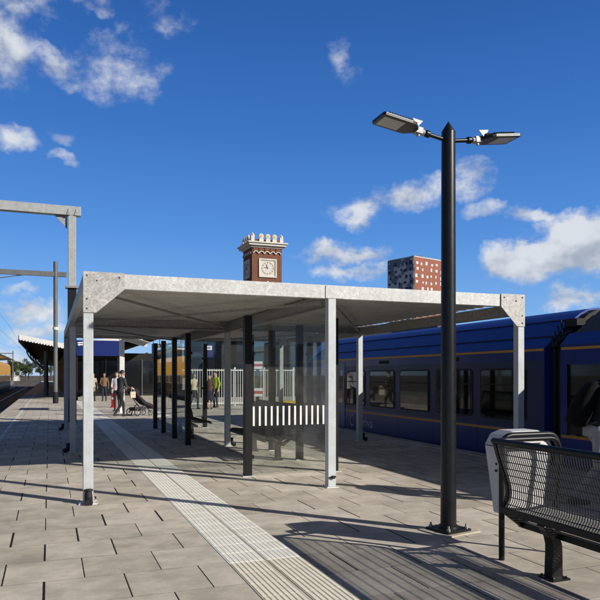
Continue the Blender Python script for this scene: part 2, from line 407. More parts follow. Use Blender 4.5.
# tactile path: two strips of ribbed tiles
g = MB()
for x0 in (1.42, 1.752):
    g.box(x0, x0 + .31, -6, 44, 0, .004)
    yy = -6.
    while yy < 44:
        for k in range(7):
            xc = x0 + .0275 + k * .0425
            far = yy > 26
            L = .3 if not far else 3.
            a, b = .0165, .0135
            A = [(xc - a, .004), (xc + a, .004), (xc + b, .0070), (xc - b, .0070)]
            g.prism(A, lambda p, q, t: (p, t, q), yy + .006, yy + L - .006)
        yy += .3 if yy <= 26 else 3.
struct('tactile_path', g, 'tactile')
# tracks
def track(name, xc, y0, y1):
    g = MB()
    for s in (-.72, .72):
        g.box(xc + s - .035, xc + s + .035, y0, y1, -.79, -.76); g.box(xc + s - .01, xc + s + .01, y0, y1, -.88, -.79); g.box(xc + s - .07, xc + s + .07, y0, y1, -.9, -.88)
    struct(name, g, 'rail')
    g = MB(); yy = y0
    while yy < min(y1, 140):
        g.box(xc - 1.25, xc + 1.25, yy, yy + .25, -.96, -.90); yy += .65
    struct(name + '_sleepers', g, 'sleeper')
track('track', -3.45, -40, 400); track('track', -7.4, -40, 400); track('track', 9.8, -40, 28.5); track('track', 9.8, 46.5, 300)
g = MB(); g.box(-16, -9.3, 20, 200, -.95, 0); struct('opposite_platform', g, 'concrete_dark')

# ================================================================== CANOPY
PX, PY = (.45, 3.75, 7.05), (8.6, 14.4, 20.2)
can = thing('platform_canopy', 'long flat galvanised steel canopy on slim square posts in the middle of the platform', 'canopy', (3.75, 14.4, 0))
def fascia(y0, y1):
    for a, b in ((.395, 3.815), (3.818, 7.105)):
        m = MB(); m.box(a, b, y0, y1, 2.685, 2.875); m.build('fascia_beam', 'galv', can, bevel=.004)
fascia(8.545, 8.655); fascia(20.205, 20.315)
m = MB(); m.box(.395, .50, 8.657, 20.203, 2.70, 2.872); m.build('edge_beam', 'galv', can, bevel=.004)
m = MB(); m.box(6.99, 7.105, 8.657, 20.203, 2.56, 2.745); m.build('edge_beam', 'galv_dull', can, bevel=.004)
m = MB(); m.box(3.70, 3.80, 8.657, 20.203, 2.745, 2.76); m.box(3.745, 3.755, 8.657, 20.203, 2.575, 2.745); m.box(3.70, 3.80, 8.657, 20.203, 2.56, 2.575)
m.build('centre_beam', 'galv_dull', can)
for a, b in ((.502, 3.698), (3.802, 6.988)):
    m = MB(); m.box(a, b, 14.35, 14.45, 2.74, 2.755); m.box(a, b, 14.396, 14.404, 2.615, 2.74); m.box(a, b, 14.35, 14.45, 2.60, 2.615); m.build('cross_beam', 'galv_dull', can)
# trapezoidal decking, ribs run across the platform
m = MB(); prof = []; yy = 8.66
while yy < 20.1:
    prof += [(yy, 2.79), (yy + .11, 2.79), (yy + .135, 2.835), (yy + .225, 2.835)]; yy += .25
prof += [(20.2, 2.79)]
up = [m.bm.verts.new((.505, a, b)) for a, b in prof]; dn = [m.bm.verts.new((7.19, a, b)) for a, b in prof]
for i in range(len(prof) - 1): m._f([up[i], up[i+1], dn[i+1], dn[i]])
m.build('roof_decking', 'soffit', can)
for p0, p1 in (((.52, 14.3), (3.68, 8.75)), ((.52, 14.5), (3.68, 20.1)), ((3.82, 8.75), (6.97, 14.3)), ((3.82, 20.1), (6.97, 14.5)), ((.52, 8.75), (3.68, 14.3))):
    z = 2.665 if p0[1] < 14 else 2.64
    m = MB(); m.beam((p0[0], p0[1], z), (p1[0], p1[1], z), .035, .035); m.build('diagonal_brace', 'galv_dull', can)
for i, x in enumerate(PX):
    for j, y in enumerate(PY):
        top = 2.685 if j != 1 else 2.60
        if j == 1 and i == 2: top = 2.56
        m = MB(); m.box(x - .06, x + .06, y - .06, y + .06, .014, min(top, 2.56) if i > 0 and j > 0 else top)
        p = m.build('post', 'galv_post', can, bevel=.006)
        bw = .115 if (i, j) == (0, 0) else .088
        m = MB(); m.box(x - bw, x + bw, y - bw, y + bw, 0, .014); m.build('base_plate', 'white', p)
        m = MB()
        for sx in (-1, 1):
            for sy in (-1, 1): m.lathe([(.008, 0), (.008, .010), (.005, .018)], (x + sx*(bw - .013), y + sy*(bw - .013), .014), 6)
        m.build('anchor_bolt', 'galv_dull', p, each=True)
        if (i, j) == (1, 0):
            m = MB(); m.tube([(x - .0, y - .062, .15), (x + .0, y - .085, .152), (x + .03, y - .09, .15)], .022, 8); m.tube([(x - .045, y - .07, .145), (x + .05, y - .075, .155)], .014, 6); m.build('drain_outlet', 'rubber', p, smooth=True)
        else:
            if i == 0 and j == 0: d = Vector((.02, -1, 0))
            elif i == 0: d = Vector((-1, -.25, 0))
            else: d = Vector((1, -.2, 0))
            c = Vector((x, y, 0)) + d * .085
            m = MB(); m.tube([c + Vector((0, 0, .19)), c + Vector((0, 0, .11)), c + d*.018 + Vector((0, 0, .07)), c + d*.05 + Vector((0, 0, .045)), c + d*.1 + Vector((0, 0, .036))], [.034, .046, .048, .046, .046], 12)
            m.tube([c + Vector((0, 0, .185)), c + Vector((0, 0, .165))], .053, 12); m.build('drain_outlet', 'rubber', p, smooth=True)
for sx, x0 in ((1, .388), (-1, 7.112)):
    m = MB(); w = .50 if sx > 0 else .46
    poly = [(x0, 2.885), (x0 + sx*w, 2.885), (x0 + sx*w, 2.680), (x0 + sx*.155, 2.375), (x0, 2.375)]
    m.prism(poly, lambda a, b, t: (a, t, b), 8.527, 8.537)
    gp = m.build('gusset_plate', 'galv_plate', can, bevel=.002)
    m = MB()
    for (a, b) in ((.05, 2.84), (.05, 2.55), (.05, 2.43), (.17, 2.78), (w - .06, 2.83)):
        T = Matrix.Translation((x0 + sx*a, 8.527, b)) @ Matrix.Rotation(R(90), 4, 'X'); m.lathe([(.013, 0), (.013, .009), (.007, .014)], n=6, T=T)
    m.build('bolt', 'galv_dull', gp, each=True)
m = MB(); m.box(3.65, 3.93, 8.534, 8.542, 2.69, 2.87); m.build('splice_plate', 'galv', can)
m = MB(); m.tube([(7.16, 8.9, 2.70), (7.16, 20, 2.62)], .035, 10); m.build('gutter_pipe', 'galv', can, smooth=True)

# ================================================================== WINDBREAK
wb = thing('glass_windbreak', 'z-shaped glass windbreak of black posts under the canopy, white bars on its end pane', 'windbreak', (3.68, 14.8, 0))
WX0, WX1 = 2.93, 4.42
wposts = [(WX0, 10.), (WX1, 10.), (WX1, 11.6), (WX1, 13.25), (WX1, 14.8), (WX0, 14.8), (WX0, 16.5), (WX0, 18.2), (WX0, 19.7), (WX1, 19.7)]
for x, y in wposts:
    m = MB(); m.box(x - .06, x + .06, y - .06, y + .06, .012, 2.54); p = m.build('post', 'black', wb, bevel=.005)
    m = MB(); m.box(x - .1, x + .1, y - .1, y + .1, 0, .012); m.build('base_plate', 'galv', p)
def pane(a, b):
    (xa, ya), (xb, yb) = a, b; m = MB()
    if abs(xa - xb) > .5:
        m.box(xa + .065, xb - .065, ya - .004, ya + .004, .12, 2.46)
    else:
        y0, y1 = sorted((ya, yb)); m.box(xa - .004, xa + .004, y0 + .065, y1 - .065, .12, 2.46)
    q = m.build('glass_pane', 'glass', wb); m = MB()
    for z in (.3, 1.2, 2.1):
        for (x, y), (ox, oy) in ((a, b), (b, a)):
            dx = (1 if ox > x + .1 else -1 if ox < x - .1 else 0); dy = (1 if oy > y + .1 else -1 if oy < y - .1 else 0)
            cx, cy = x + dx*.08, y + dy*.08; m.box(cx - .022, cx + .022, cy - .022, cy + .022, z - .03, z + .03)
    m.build('clamp', 'black', q, each=True); return q
pr = [(0, 1), (1, 2), (2, 3), (3, 4), (5, 4), (5, 6), (6, 7), (7, 8), (8, 9)]
panes = [pane(wposts[a], wposts[b]) for a, b in pr]
for q, y in ((panes[0], 9.994), (panes[8], 19.694)):
    m = MB()
    for k in range(13):
        x = 3.03 + k * .1; m.box(x - .016, x + .016, y - .003, y, .79, 1.10)
    m.build('white_bars', 'white_film', q)

# ================================================================== BENCH
def make_bench():
    L = 2.42; y0, y1 = -L/2, L/2
    b = thing('mesh_bench', 'black wire mesh bench in the foreground seen from behind, next to the grey bin', 'bench', (0, 0, 0), 0, 'black wire mesh platform benches')
    back = [(-.215, 1.035), (-.20, .96), (-.165, .86), (-.125, .76), (-.095, .67), (-.088, .60), (-.10, .54), (-.135, .49)]
    seat = [(-.12, .475), (-.05, .452), (.05, .44), (.16, .44), (.26, .452), (.33, .455), (.37, .435), (.38, .40)]
    for nm, pf, hs in (('backrest_mesh', back, 9), ('seat_mesh', seat, 6)):
        m = MB(); n_ = int(L / .026)
        for k in range(n_ + 1):
            y = y0 + .02 + (L - .04) * k / n_
            m.tube([(a, y, z) for a, z in pf], .0048, 5, cap=False)
        P = [Vector((a, 0, z)) for a, z in pf]; ln = [0]
        for p, q in zip(P, P[1:]): ln.append(ln[-1] + (q - p).length)
        for h in range(hs):
            t = ln[-1] * (h + .5) / hs
            i = max(j for j in range(len(ln) - 1) if ln[j] <= t); f = (t - ln[i]) / (ln[i+1] - ln[i]); p = P[i].lerp(P[i+1], f)
            m.tube([(p.x - .004, y0, p.z - .004), (p.x - .004, y1, p.z - .004)], .0042, 5, cap=False)
        m.build(nm, 'wire', b, smooth='all')
    m = MB(); m.tube([(-.225, y0 - .02, 1.045), (-.225, y1 + .02, 1.045)], .027, 10); m.build('top_rail', 'black', b, smooth=True)
    m = MB(); m.beam((-.15, y0 - .02, .462), (-.15, y1 + .02, .462), .03, .055); m.build('rear_rail', 'black', b, bevel=.006)
    m = MB(); m.tube([(.385, y0, .41), (.385, y1, .41)], .022, 10); m.build('front_rail', 'black', b, smooth=True)
    for y in (y0, y1):
        m = MB()
        pf = [(-.225, 1.045)] + back[1:] + [(-.14, .462)]
        m.loft([[(a - .02, y - .012, z), (a + .022, y - .012, z), (a + .022, y + .012, z), (a - .02, y + .012, z)] for a, z in pf])
        m.loft([[(a, y - .012, z - .022), (a, y + .012, z - .022), (a, y + .012, z + .018), (a, y - .012, z + .018)] for a, z in [(-.14, .462)] + seat[1:-2] + [(.385, .43)]])
        m.build('end_frame', 'black', b)
        r_ = .1; e_ = .024 if y < 0 else -.024
        pts = [(-.215, y, 1.045), (-.1, y, 1.05)] + [(.46 - r_ + r_*math.sin(R(t)), y, 1.05 - r_ + r_*math.cos(R(t))) for t in (0, 22, 45, 68, 90)] + [(.46, y, .8), (.44, y, .55), (.385, y, .425)]
        m = MB(); m.tube(pts, .022, 10); m.build('arm_loop', 'black', b, smooth=True)
    m = MB(); m.beam((.03, y0 + .03, .335), (.03, y1 - .02, .335), .07, .05); m.build('carrier_beam', 'black', b, bevel=.006)
    for y in (y0 + .06, y1 - .06):
        m = MB(); m.prism([(-.165, .432), (-.10, .432), (.06, .362), (.06, .31), (.0, .31)], lambda a, b_, t: (a, t, b_), y - .015, y + .015); m.build('end_bracket', 'black', b)
    for y in (y0 + .42, y1 - .46):
        m = MB(); path = [(-.02, 0), (-.02, .10), (-.018, .2), (-.02, .27), (-.04, .33), (-.08, .385), (-.13, .43)]
        hw = [.058, .055, .052, .05, .046, .040, .034]
        m.loft([[(a - w, y - .045, z), (a + w, y - .045, z), (a + w, y + .045, z), (a - w, y + .045, z)] for (a, z), w in zip(path, hw)])
        lg = m.build('leg', 'black', b, bevel=.01)
        m = MB(); m.box(-.10, .07, y - .085, y + .085, 0, .014)
        for sx in (-.08, .05):
            for sy in (-.065, .065): m.lathe([(.010, .014), (.010, .024), (.006, .03)], (sx, y + sy, 0), 6)
        m.build('foot_plate', 'black', lg)
    return b
bench = make_bench(); bench.location = (3.725, 3.36, 0); WM[bench] = Matrix.Translation(bench.location)
dup(bench, (4.00, 12.45, 0), math.pi, 'black wire mesh bench behind the glass pane with white bars')
dup(bench, (3.36, 17.2, 0), 0, 'black wire mesh bench at the far end of the glass windbreak')

# ================================================================== BIN
wbn = thing('waste_bin', 'pale grey platform waste bin in a black hoop frame beside the foreground bench', 'waste bin', (3.95, 4.88, 0))
m = MB(); bz = [(3.79, 4.17, .345, 4.76, 4.98), (3.775, 4.20, .56, 4.745, 5.00), (3.74, 4.245, .965, 4.72, 5.04), (3.79, 4.20, 1.065, 4.735, 5.025), (3.85, 4.14, 1.10, 4.78, 4.98)]
m.loft([[(a, c, z), (b, c, z), (b, d, z), (a, d, z)] for a, b, z, c, d in bz]); bb = m.build('bin_body', 'grey', wbn, bevel=.018)
m = MB(); m.box(3.84, 4.10, 4.709, 4.722, .985, .995) ; m.box(3.735, 4.25, 4.716, 5.044, .957, .963); m.build('lid_seam', 'rubber', bb)
m = MB()
for z in (.74, .80):
    T = Matrix.Translation((3.757 if z > .75 else 3.752, 4.88, z)) @ Matrix.Rotation(R(-90), 4, 'Y'); m.lathe([(.012, 0), (.012, .008)], n=10, T=T)
m.build('lock', 'rubber', bb, each=True)
for y, zt, xa, xb in ((4.68, 1.075, 3.655, 4.265),):
    r = .10; pts = [(xa, y, 0), (xa, y, .5), (xa, y, zt - r)]
    pts += [(xa + r - r*math.cos(R(t)), y, zt - r + r*math.sin(R(t))) for t in (22, 45, 68, 90)] + [(xb - r + r*math.sin(R(t)), y, zt - r + r*math.cos(R(t))) for t in (0, 22, 45, 68)] + [(xb, y, zt - r), (xb, y, .5), (xb, y, 0)]
    m = MB(); m.tube(pts, .025, 10); m.build('hoop_frame', 'black', wbn, smooth=True)

# ================================================================== LAMP
LX, LY = 3.82, 5.74
lp = thing('street_lamp', 'tall black twin-arm lamp post with two flat led heads standing on the platform', 'street lamp', (LX, LY, 0))
m = MB(); m.lathe([(.082, .03), (.079, .5), (.072, 3.6), (.070, 4.075)], (LX, LY, 0), 28); pole = m.build('pole', 'pole', lp, smooth=True)
m = MB(); m.lathe([(.071, 4.076), (.071, 4.09), (.004, 4.195)], (LX, LY, 0), 28); m.build('pointed_cap', 'pole', lp, smooth=True)
m = MB(); T = Matrix.Translation((LX, LY, 0)) @ Matrix.Rotation(R(12), 4, 'Z'); m.box(-.16, .16, -.16, .16, .014, .036, T)
m.lathe([(.105, .036), (.1, .06), (.083, .075)], (LX, LY, 0), 24)
fl = m.build('base_flange', 'black', lp)
m = MB()
for sx in (-.125, .125):
    for sy in (-.125, .125): m.lathe([(.02, .036), (.02, .058), (.011, .06), (.011, .085)], (sx, sy, 0), 6, T)
m.build('anchor_bolt', 'galv_dull', fl, each=True)
m = MB(); m.box(-.23, .24, -.21, .19, 0, .013, T); m.build('concrete_pad', 'concrete', lp)
m = MB(); m.box(LX - .079, LX - .074, LY - .03, LY + .03, 2.35, 2.42)
for s in (-1, 1):
    tilt = R(8.5); ct, st_ = math.cos(tilt), math.sin(tilt)
    T = Matrix(((s*ct, 0, -s*st_, LX), (0, 1, 0, LY), (st_, 0, ct, 4.0), (0, 0, 0, 1)))      # local x runs out along the arm
    m = MB(); m.tube([T @ Vector((x, 0, 0)) for x in (.05, .30)], .021, 10)
    m.tube([T @ Vector((x, 0, 0)) for x in (.225, .235, .27, .28)], [.026, .036, .036, .026], 12)
    arm = m.build('arm', 'pole', lp, smooth=True)
    m = MB(); m.tube([T @ Vector((x, 0, 0)) for x in (.29, .36)], .03, 12); m.box(.32, .40, -.035, .035, -.03, .035, T)
    kn = m.build('knuckle', 'alu', arm, bevel=.004)
    m = MB(); m.box(.345, .36, -.02, -.008, -.052, -.03, T); m.box(.345, .36, .008, .02, -.052, -.03, T); m.box(.375, .385, -.006, .006, -.05, -.03, T); m.build('bolt', 'galv', kn, each=True)
    m = MB()
    out = [(.385, -.05), (.46, -.125), (.50, -.135), (.80, -.135), (.82, -.12), (.82, .12), (.80, .135), (.50, .135), (.46, .125), (.385, .05)]
    m.prism(out, lambda a, b, t: T @ Vector((a, b, t)), -.012, .022)
    hd = m.build('lamp_head', 'pole', arm, bevel=.004)
    m = MB()
    for k in range(9): m.box(.50 + k*.03, .512 + k*.03, -.11, .11, .022, .044, T)
    m.box(.42, .49, -.075, .075, .022, .045, T); m.build('cooling_fins', 'fin', hd)
    m = MB(); m.box(.56, .79, -.10, .10, -.0145, -.012, T); m.build('lens', 'lens', hd)
    m = MB()
    for sy in (-1, 1): m.box(.50, .80, sy*.1365 - .0015, sy*.1365 + .0015, .008, .0145, T)
    m.build('edge_trim', 'alu', hd, each=True)
    m = MB()
    for sy in (-.058,): m.prism([(.35, .085), (.47, .085), (.41, .0)], lambda a, b, t: T @ Vector((a, t, b)), sy, sy + .008)
    m.build('bracket', 'alu', kn)

# ================================================================== BLUE TRAIN
TX = 8.4
bt = thing('blue_train', 'dark blue passenger train with yellow stripes standing at the right platform edge', 'train', (9.8, 9, -.76))
def car(ya, yb, roof, roofmat, lip=2.10):
    m = MB(); W = 2.8
    m.prism([(TX + .06, -.45), (TX, -.2), (TX, lip), (TX + W, lip), (TX + W, -.2), (TX + W - .06, -.45)], lambda a, b, t: (a, t, b), ya, yb); m.build('car_body', 'blue', bt)
    m = MB(); pf = [(TX + a, z) for a, z in roof] + [(TX + W - a, z) for a, z in roof[::-1]]
    s0 = [(x, ya, z) for x, z in pf]
    s1 = [(x, yb, z) for x, z in pf] if roofmat == 'blue_roof' else [(x, yb - (z - lip) * .62, z) for x, z in pf]
    m.loft([s0, s1]); rf = m.build('roof', roofmat, bt, smooth=True)
    m = MB(); m.box(TX + .15, TX + W - .15, ya + .3, yb - .3, -.72, -.451); m.build('underframe', 'underframe', bt)
    for xs in (TX - .003, TX + W + .003):
        for z0, z1 in ((2.04, 2.085), (.505, .555)):
            m = MB(); m.box(min(xs, xs + (.003 if xs < TX else -.003)), max(xs, xs + (.003 if xs < TX else -.003)), ya + .02, yb - .02, z0, z1); m.build('yellow_stripe', 'stripe', bt)
    return rf
car(9.55, 20.9, [(.0, 2.101), (.15, 2.225), (.5, 2.51), (.82, 2.745), (1.02, 2.835), (1.25, 2.87)], 'blue_roof')
rf2 = car(-9.5, 9.15, [(.20, 2.341), (.38, 2.55), (.58, 2.775), (.75, 2.80), (1.2, 2.81)], 'roofgrey', 2.13)
m = MB(); m.loft([[(TX + a, y, z) for a, z in ((.0, 2.131), (.20, 2.34), (2.6, 2.34), (2.8, 2.131))] for y in (-9.5, 9.15)]); m.build('roof_cove', 'blue_roof', bt)
def side(y0, y1, z0, z1, t0, t1, name, m_, r=.1, parent=None):
    m = MB(); m.prism(rrect(y0, y1, z0, z1, r), lambda a, b, t: (TX - t, a, b), t0, t1); return m.build(name, m_, parent or bt)
side(9.58, 18.12, .60, 1.86, .0, .002, 'window_band', 'band', .02)
for y0, y1 in ((10.02, 11.44), (11.70, 13.12), (13.38, 14.80), (15.06, 16.50), (16.76, 18.02)):
    w = side(y0, y1, .72, 1.73, .0021, .010, 'window', 'rubber', .1)
    side(y0 + .035, y1 - .035, .755, 1.695, .0101, .013, 'pane', 'trainglass', .08, w)
    m = MB(); m.box(TX - .0155, TX - .0131, y0 + .05, y0 + .085, .78, 1.66); m.box(TX - .0155, TX - .0131, y0 + .09, y1 - .05, 1.395, 1.42); m.build('window_bar', 'rubber', w, each=True)
for y0, y1 in ((18.16, 18.78), (18.80, 19.42)):
    d = side(y0, y1, .02, 1.95, .002, .012, 'door', 'doorblue', .02)
    side(y0 + .12, y1 - .12, .75, 1.75, .0121, .015, 'pane', 'trainglass', .06, d)
side(8.98, 7.55, .56, 1.78, .002, .010, 'door', 'trainglass', .05)
for y0, y1 in ((5.6, 7.0), (3.9, 5.3), (2.2, 3.6), (.5, 1.9), (-1.2, .2)):
    w = side(y0, y1, .72, 1.73, .0021, .010, 'window', 'rubber', .1); side(y0 + .035, y1 - .035, .755, 1.695, .0101, .013, 'pane', 'trainglass', .08, w)
m = MB()
for k in range(6): m.box(TX + .14 + .05*(k % 2), TX + 2.66 - .05*(k % 2), 9.151 + k*.066, 9.151 + (k+1)*.066, -.4, 2.115)
m.prism([(TX + .07, 2.12), (TX + .54, 2.50), (TX + .85, 2.72), (TX + 1.04, 2.81), (TX + 1.76, 2.81), (TX + 1.95, 2.72), (TX + 2.26, 2.50), (TX + 2.73, 2.12)], lambda a, b, t: (a, t, b), 9.36, 9.549)
m.prism([(TX + .14, 2.12), (TX + .56, 2.45), (TX + .95, 2.70), (TX + 1.85, 2.70), (TX + 2.24, 2.45), (TX + 2.66, 2.12)], lambda a, b, t: (a, t, b), 9.17, 9.359)
m.build('gangway', 'rubber', bt)
m = MB()
for k in range(4): m.tube([(TX + .1 + .06*k, 9.16, 2.15 + .08*k), (TX + .05 + .06*k, 9.35, 2.0 + .11*k), (TX + .16 + .07*k, 9.54, 2.3 + .1*k)], .016, 6)
m.box(TX + .42, TX + .62, 9.2, 9.5, 2.48, 2.62); m.build('cable', 'underframe', bt, smooth=True, each=True)
m = MB(); m.box(TX + 1.25, TX + 1.7, 15, 17.5, 2.865, 2.91); m.build('roof_equipment', 'roofgrey', bt, each=True)
sec = []
for f, w, zt in ((0, 0, 2.86), (.5, .05, 2.8), (1.1, .16, 2.45), (1.5, .3, 1.7), (1.62, .4, .6), (1.6, .42, -.4)): pass
m = MB(); m.loft([[(TX + w, 20.901 + f, -.45), (TX + w, 20.901 + f, 2.1 - dz), (TX + w + .5, 20.901 + f, 2.75 - dz), (TX + 2.3 - w, 20.901 + f, 2.75 - dz), (TX + 2.8 - w, 20.901 + f, 2.1 - dz), (TX + 2.8 - w, 20.901 + f, -.45)] for f, w, dz in ((0, 0, 0), (.6, .04, .12), (1.2, .14, .6), (1.5, .28, 1.2))])
m.build('cab_nose', 'blue', bt)
for yy in (9.86, 11.57, 13.25, 14.93, 16.63, 18.14):
    m = MB(); m.box(TX - .0012, TX + .004, yy - .006, yy + .006, -.18, .495 if yy not in (9.86, 18.14) else 2.02); m.build('panel_seam', 'rubber', bt)
for a, z in ((.25, 2.3068), (.66, 2.628)):
    m = MB(); m.tube([(TX + a - .006, 9.6, z + .006), (TX + a - .006, 20.85, z + .006)], .012, 6); m.build('roof_rail', 'underframe', bt)
for y0 in (12.2, 15.4):
    m = MB(); m.box(TX - .006, TX - .0012, y0, y0 + .55, 1.90, 1.985)
    for k in range(5): m.box(TX - .009, TX - .0061, y0 + .02, y0 + .53, 1.908 + k*.015, 1.914 + k*.015)
    m.build('vent_grille', 'underframe', bt)
for yy in (18.12, 19.44):
    m = MB(); m.tube([(TX - .004, yy, .7), (TX - .04, yy, .74), (TX - .04, yy, 1.5), (TX - .004, yy, 1.54)], .014, 6); m.build('grab_handle', 'stripe', bt, smooth=True)
T = Matrix(((0, 0, -1, TX - .003), (-1, 0, 0, 16.78), (0, 1, 0, .235), (0, 0, 0, 1)))
text_mesh('arriva', 'lettering', .40, 'letter', bt, T)
m = MB(); ring = [Vector((TX - .004, 17.62 - .13*math.cos(2*math.pi*k/20), .25 + .15*math.sin(2*math.pi*k/20))) for k in range(20)]
m.tube(ring[2:18], .02, 6); m.build('logo_ring', 'letter', bt)

# ================================================================== MASTS AND WIRES
pm = thing('portal_mast', 'tall galvanised catenary portal mast rising behind the canopy corner, lower part dark', 'mast', (.715, 23.6, 0))
m = MB(); m.box(.59, .84, 23.47, 23.73, 4.62, 7.0); m.build('upper_post', 'galv_mast', pm, bevel=.01)
m = MB(); m.box(.575, .855, 23.46, 23.74, .0, 4.54); m.build('lower_post', 'black', pm)
m = MB(); m.box(.50, .93, 23.38, 23.82, 4.541, 4.575); m.box(.50, .93, 23.38, 23.82, 4.585, 4.619); m.build('flange', 'galv_dull', pm, each=True)
m = MB(); m.box(-16, 1.0, 23.46, 23.74, 7.001, 7.31); bm_ = m.build('portal_beam', 'galv_mast', pm, bevel=.01)
m = MB()
for x in (.60, .84): m.prism([(x - .06, 7.0), (x + .06, 7.0), (x, 7.22)], lambda a, b, t: (a, t, b), 23.435, 23.459)
m.prism([(.56, 6.55), (.56, 7.0), (.15, 7.0)], lambda a, b, t: (a, t, b), 23.58, 23.62); m.build('gusset_plate', 'galv_dull', pm, each=True)
m = MB(); m.box(-16, -15.7, 23.45, 23.75, -.95, 7.0); m.build('far_post', 'galv', pm)

om = thing('catenary_mast', 'slim grey catenary mast with a cross-arm, beyond the portal mast on the left', 'mast', (.32, 39.5, 0))
m = MB(); m.tube([(.32, 39.5, 0), (.32, 39.5, 8.0)], .115, 12); m.build('pole', 'steelgrey', om, smooth=True)
m = MB(); m.box(-14, .9, 39.42, 39.58, 7.15, 7.42); m.build('cross_arm', 'steelgrey', om)
m = MB(); m.tube([(-1.3, 39.5, 7.18), (-6.3, 39.5, 6.2)], .03, 6); m.tube([(-5.6, 39.5, 7.15), (-5.6, 39.5, 6.1)], .03, 6); m.build('stay', 'steelgrey', om, each=True)
m = MB(); m.lathe([(.15, 0), (.15, .6), (.12, .64)], (.32, 39.5, 0), 12); m.build('collar', 'dark', om)
m = MB(); m.lathe([(.15, 4.15), (.15, 4.3)], (.32, 39.5, 0), 12); m.build('band', 'white', om)
m = MB(); m.box(-14, -13.8, 39.4, 39.6, -.95, 7.15); m.build('far_post', 'steelgrey', om)
def far_mast(y, label):
    t = thing('catenary_portal', label, 'mast', (-9, y, -.95), 0, 'distant catenary portals over the left tracks')
    m = MB(); m.box(-9.2, -8.95, y - .12, y + .12, -.95, 8.0); m.build('post', 'steelgrey', t)
    m = MB(); m.box(-24, -24 + .25, y - .12, y + .12, -.95, 8.0); m.build('post', 'steelgrey', t)
    m = MB(); m.box(-24, -8.9, y - .1, y + .1, 7.2, 7.45); m.build('cross_arm', 'steelgrey', t)
    m = MB(); m.tube([(-11, y, 7.2), (-11, y, 6)], .05, 6); m.tube([(-11, y, 6.1), (-9, y, 6.8)], .04, 6); m.build('cantilever', 'steelgrey', t)
far_mast(90, 'nearest of the grey overhead portals far down the left tracks'); far_mast(135, 'middle one of the grey overhead portals far down the left tracks'); far_mast(190, 'farthest of the grey overhead portals far down the left tracks')
for x, z, nm in ((-3.45, 5.0, 'contact wire sagging above the nearest left track'), (-7.4, 5.0, 'contact wire above the second left track')):
    pts = [(x, yy, z + .9 + .25*math.cos((yy % 60) / 60 * 2*math.pi)) for yy in range(-40, 300, 6)]
    t = thing('overhead_wire', nm, 'wire', (x, 40, z)); m = MB(); m.tube([(x, -40, z), (x, 300, z)], .008, 5); m.build('contact_wire', 'black', t); m = MB(); m.tube(pts, .008, 5); m.build('carrier_wire', 'black', t)
# ================================================================== FAR BUILDINGS
ct = thing('clock_tower', 'red brick clock tower with white stone cornice rising behind the canopy', 'clock tower', (37.5, 118, -.9))
X0, X1, Y0, Y1 = 34.6, 40.35, 115.2, 120.95
m = MB(); m.box(X0, X1, Y0, Y1, -.9, 25.0); m.build('brick_shaft', 'brick', ct)
m = MB(); m.box(X0 - .25, X1 + .25, Y0 - .25, Y1 + .25, 25.0, 25.35); m.box(X0 - .7, X1 + .7, Y0 - .7, Y1 + .7, 25.35, 25.75); m.box(X0 - .95, X1 + .95, Y0 - .95, Y1 + .95, 25.75, 26.0)
m.build('cornice', 'stone', ct)
m = MB(); m.box(X0 - .2, X1 + .2, Y0 - .2, Y1 + .2, 26.001, 26.5); m.build('parapet', 'brick', ct)
m = MB()
for k in range(5):
    xa = X0 + .15 + k * 1.09
    for a in range(8):
        t0, t1 = R(180*a/8), R(180*(a+1)/8); cx = xa + .545
        P = [(cx + .54*math.cos(t0), 23.9 + .5*math.sin(t0)), (cx + .54*math.cos(t1), 23.9 + .5*math.sin(t1)), (cx + .40*math.cos(t1), 23.9 + .36*math.sin(t1)), (cx + .40*math.cos(t0), 23.9 + .36*math.sin(t0))]
        m.prism(P, lambda a_, b_, t: (a_, t, b_), Y0 - .22, Y0 - .002)
        m.prism(P, lambda a_, b_, t: (X0 + t, a_ - X0 + Y0, b_), -.22, -.002)
m.build('corbel_arches', 'stone', ct)
m = MB()
for k in range(5): m.box(X0 + .23 + k*1.09, X0 + .23 + k*1.09 + .93, Y0 - .12, Y0 - .002, 24.4, 24.99)
m.build('corbel_brick', 'brick', ct)
for k in range(3):
    cx = X0 + 1.65 + k * 1.28; T = Matrix.Translation((cx, Y0 - .28, 27.05)) @ Matrix.Rotation(R(90), 4, 'X')
    m = MB(); m.lathe([(.50, -.16), (.52, 0), (.42, .16)], n=18, T=T); m.box(cx - .4, cx + .4, Y0 - .5, Y0, 26.0, 26.6); f = m.build('crest', 'stone', ct)
    m = MB(); m.lathe([(.24, .16), (.2, .22)], n=14, T=T); m.build('boss', 'gold', f)
    T2 = Matrix.Translation((X0 - .28, Y0 + 1.65 + k*1.28, 27.05)) @ Matrix.Rotation(R(-90), 4, 'Y')
    m = MB(); m.lathe([(.50, -.16), (.52, 0), (.42, .16)], n=18, T=T2); m.build('crest', 'stone', ct)
for cx, cy in ((X0 + .1, Y0 + .1), (X1 - .1, Y0 + .1), (X0 + .1, Y1 - .1), (X1 - .1, Y1 - .1)):
    m = MB(); m.box(cx - .33, cx + .33, cy - .33, cy + .33, 26.002, 27.1); m.lathe([(.42, 27.1), (.42, 27.25), (.05, 27.75)], (cx, cy, 0), 4); m.build('pinnacle', 'stone', ct)
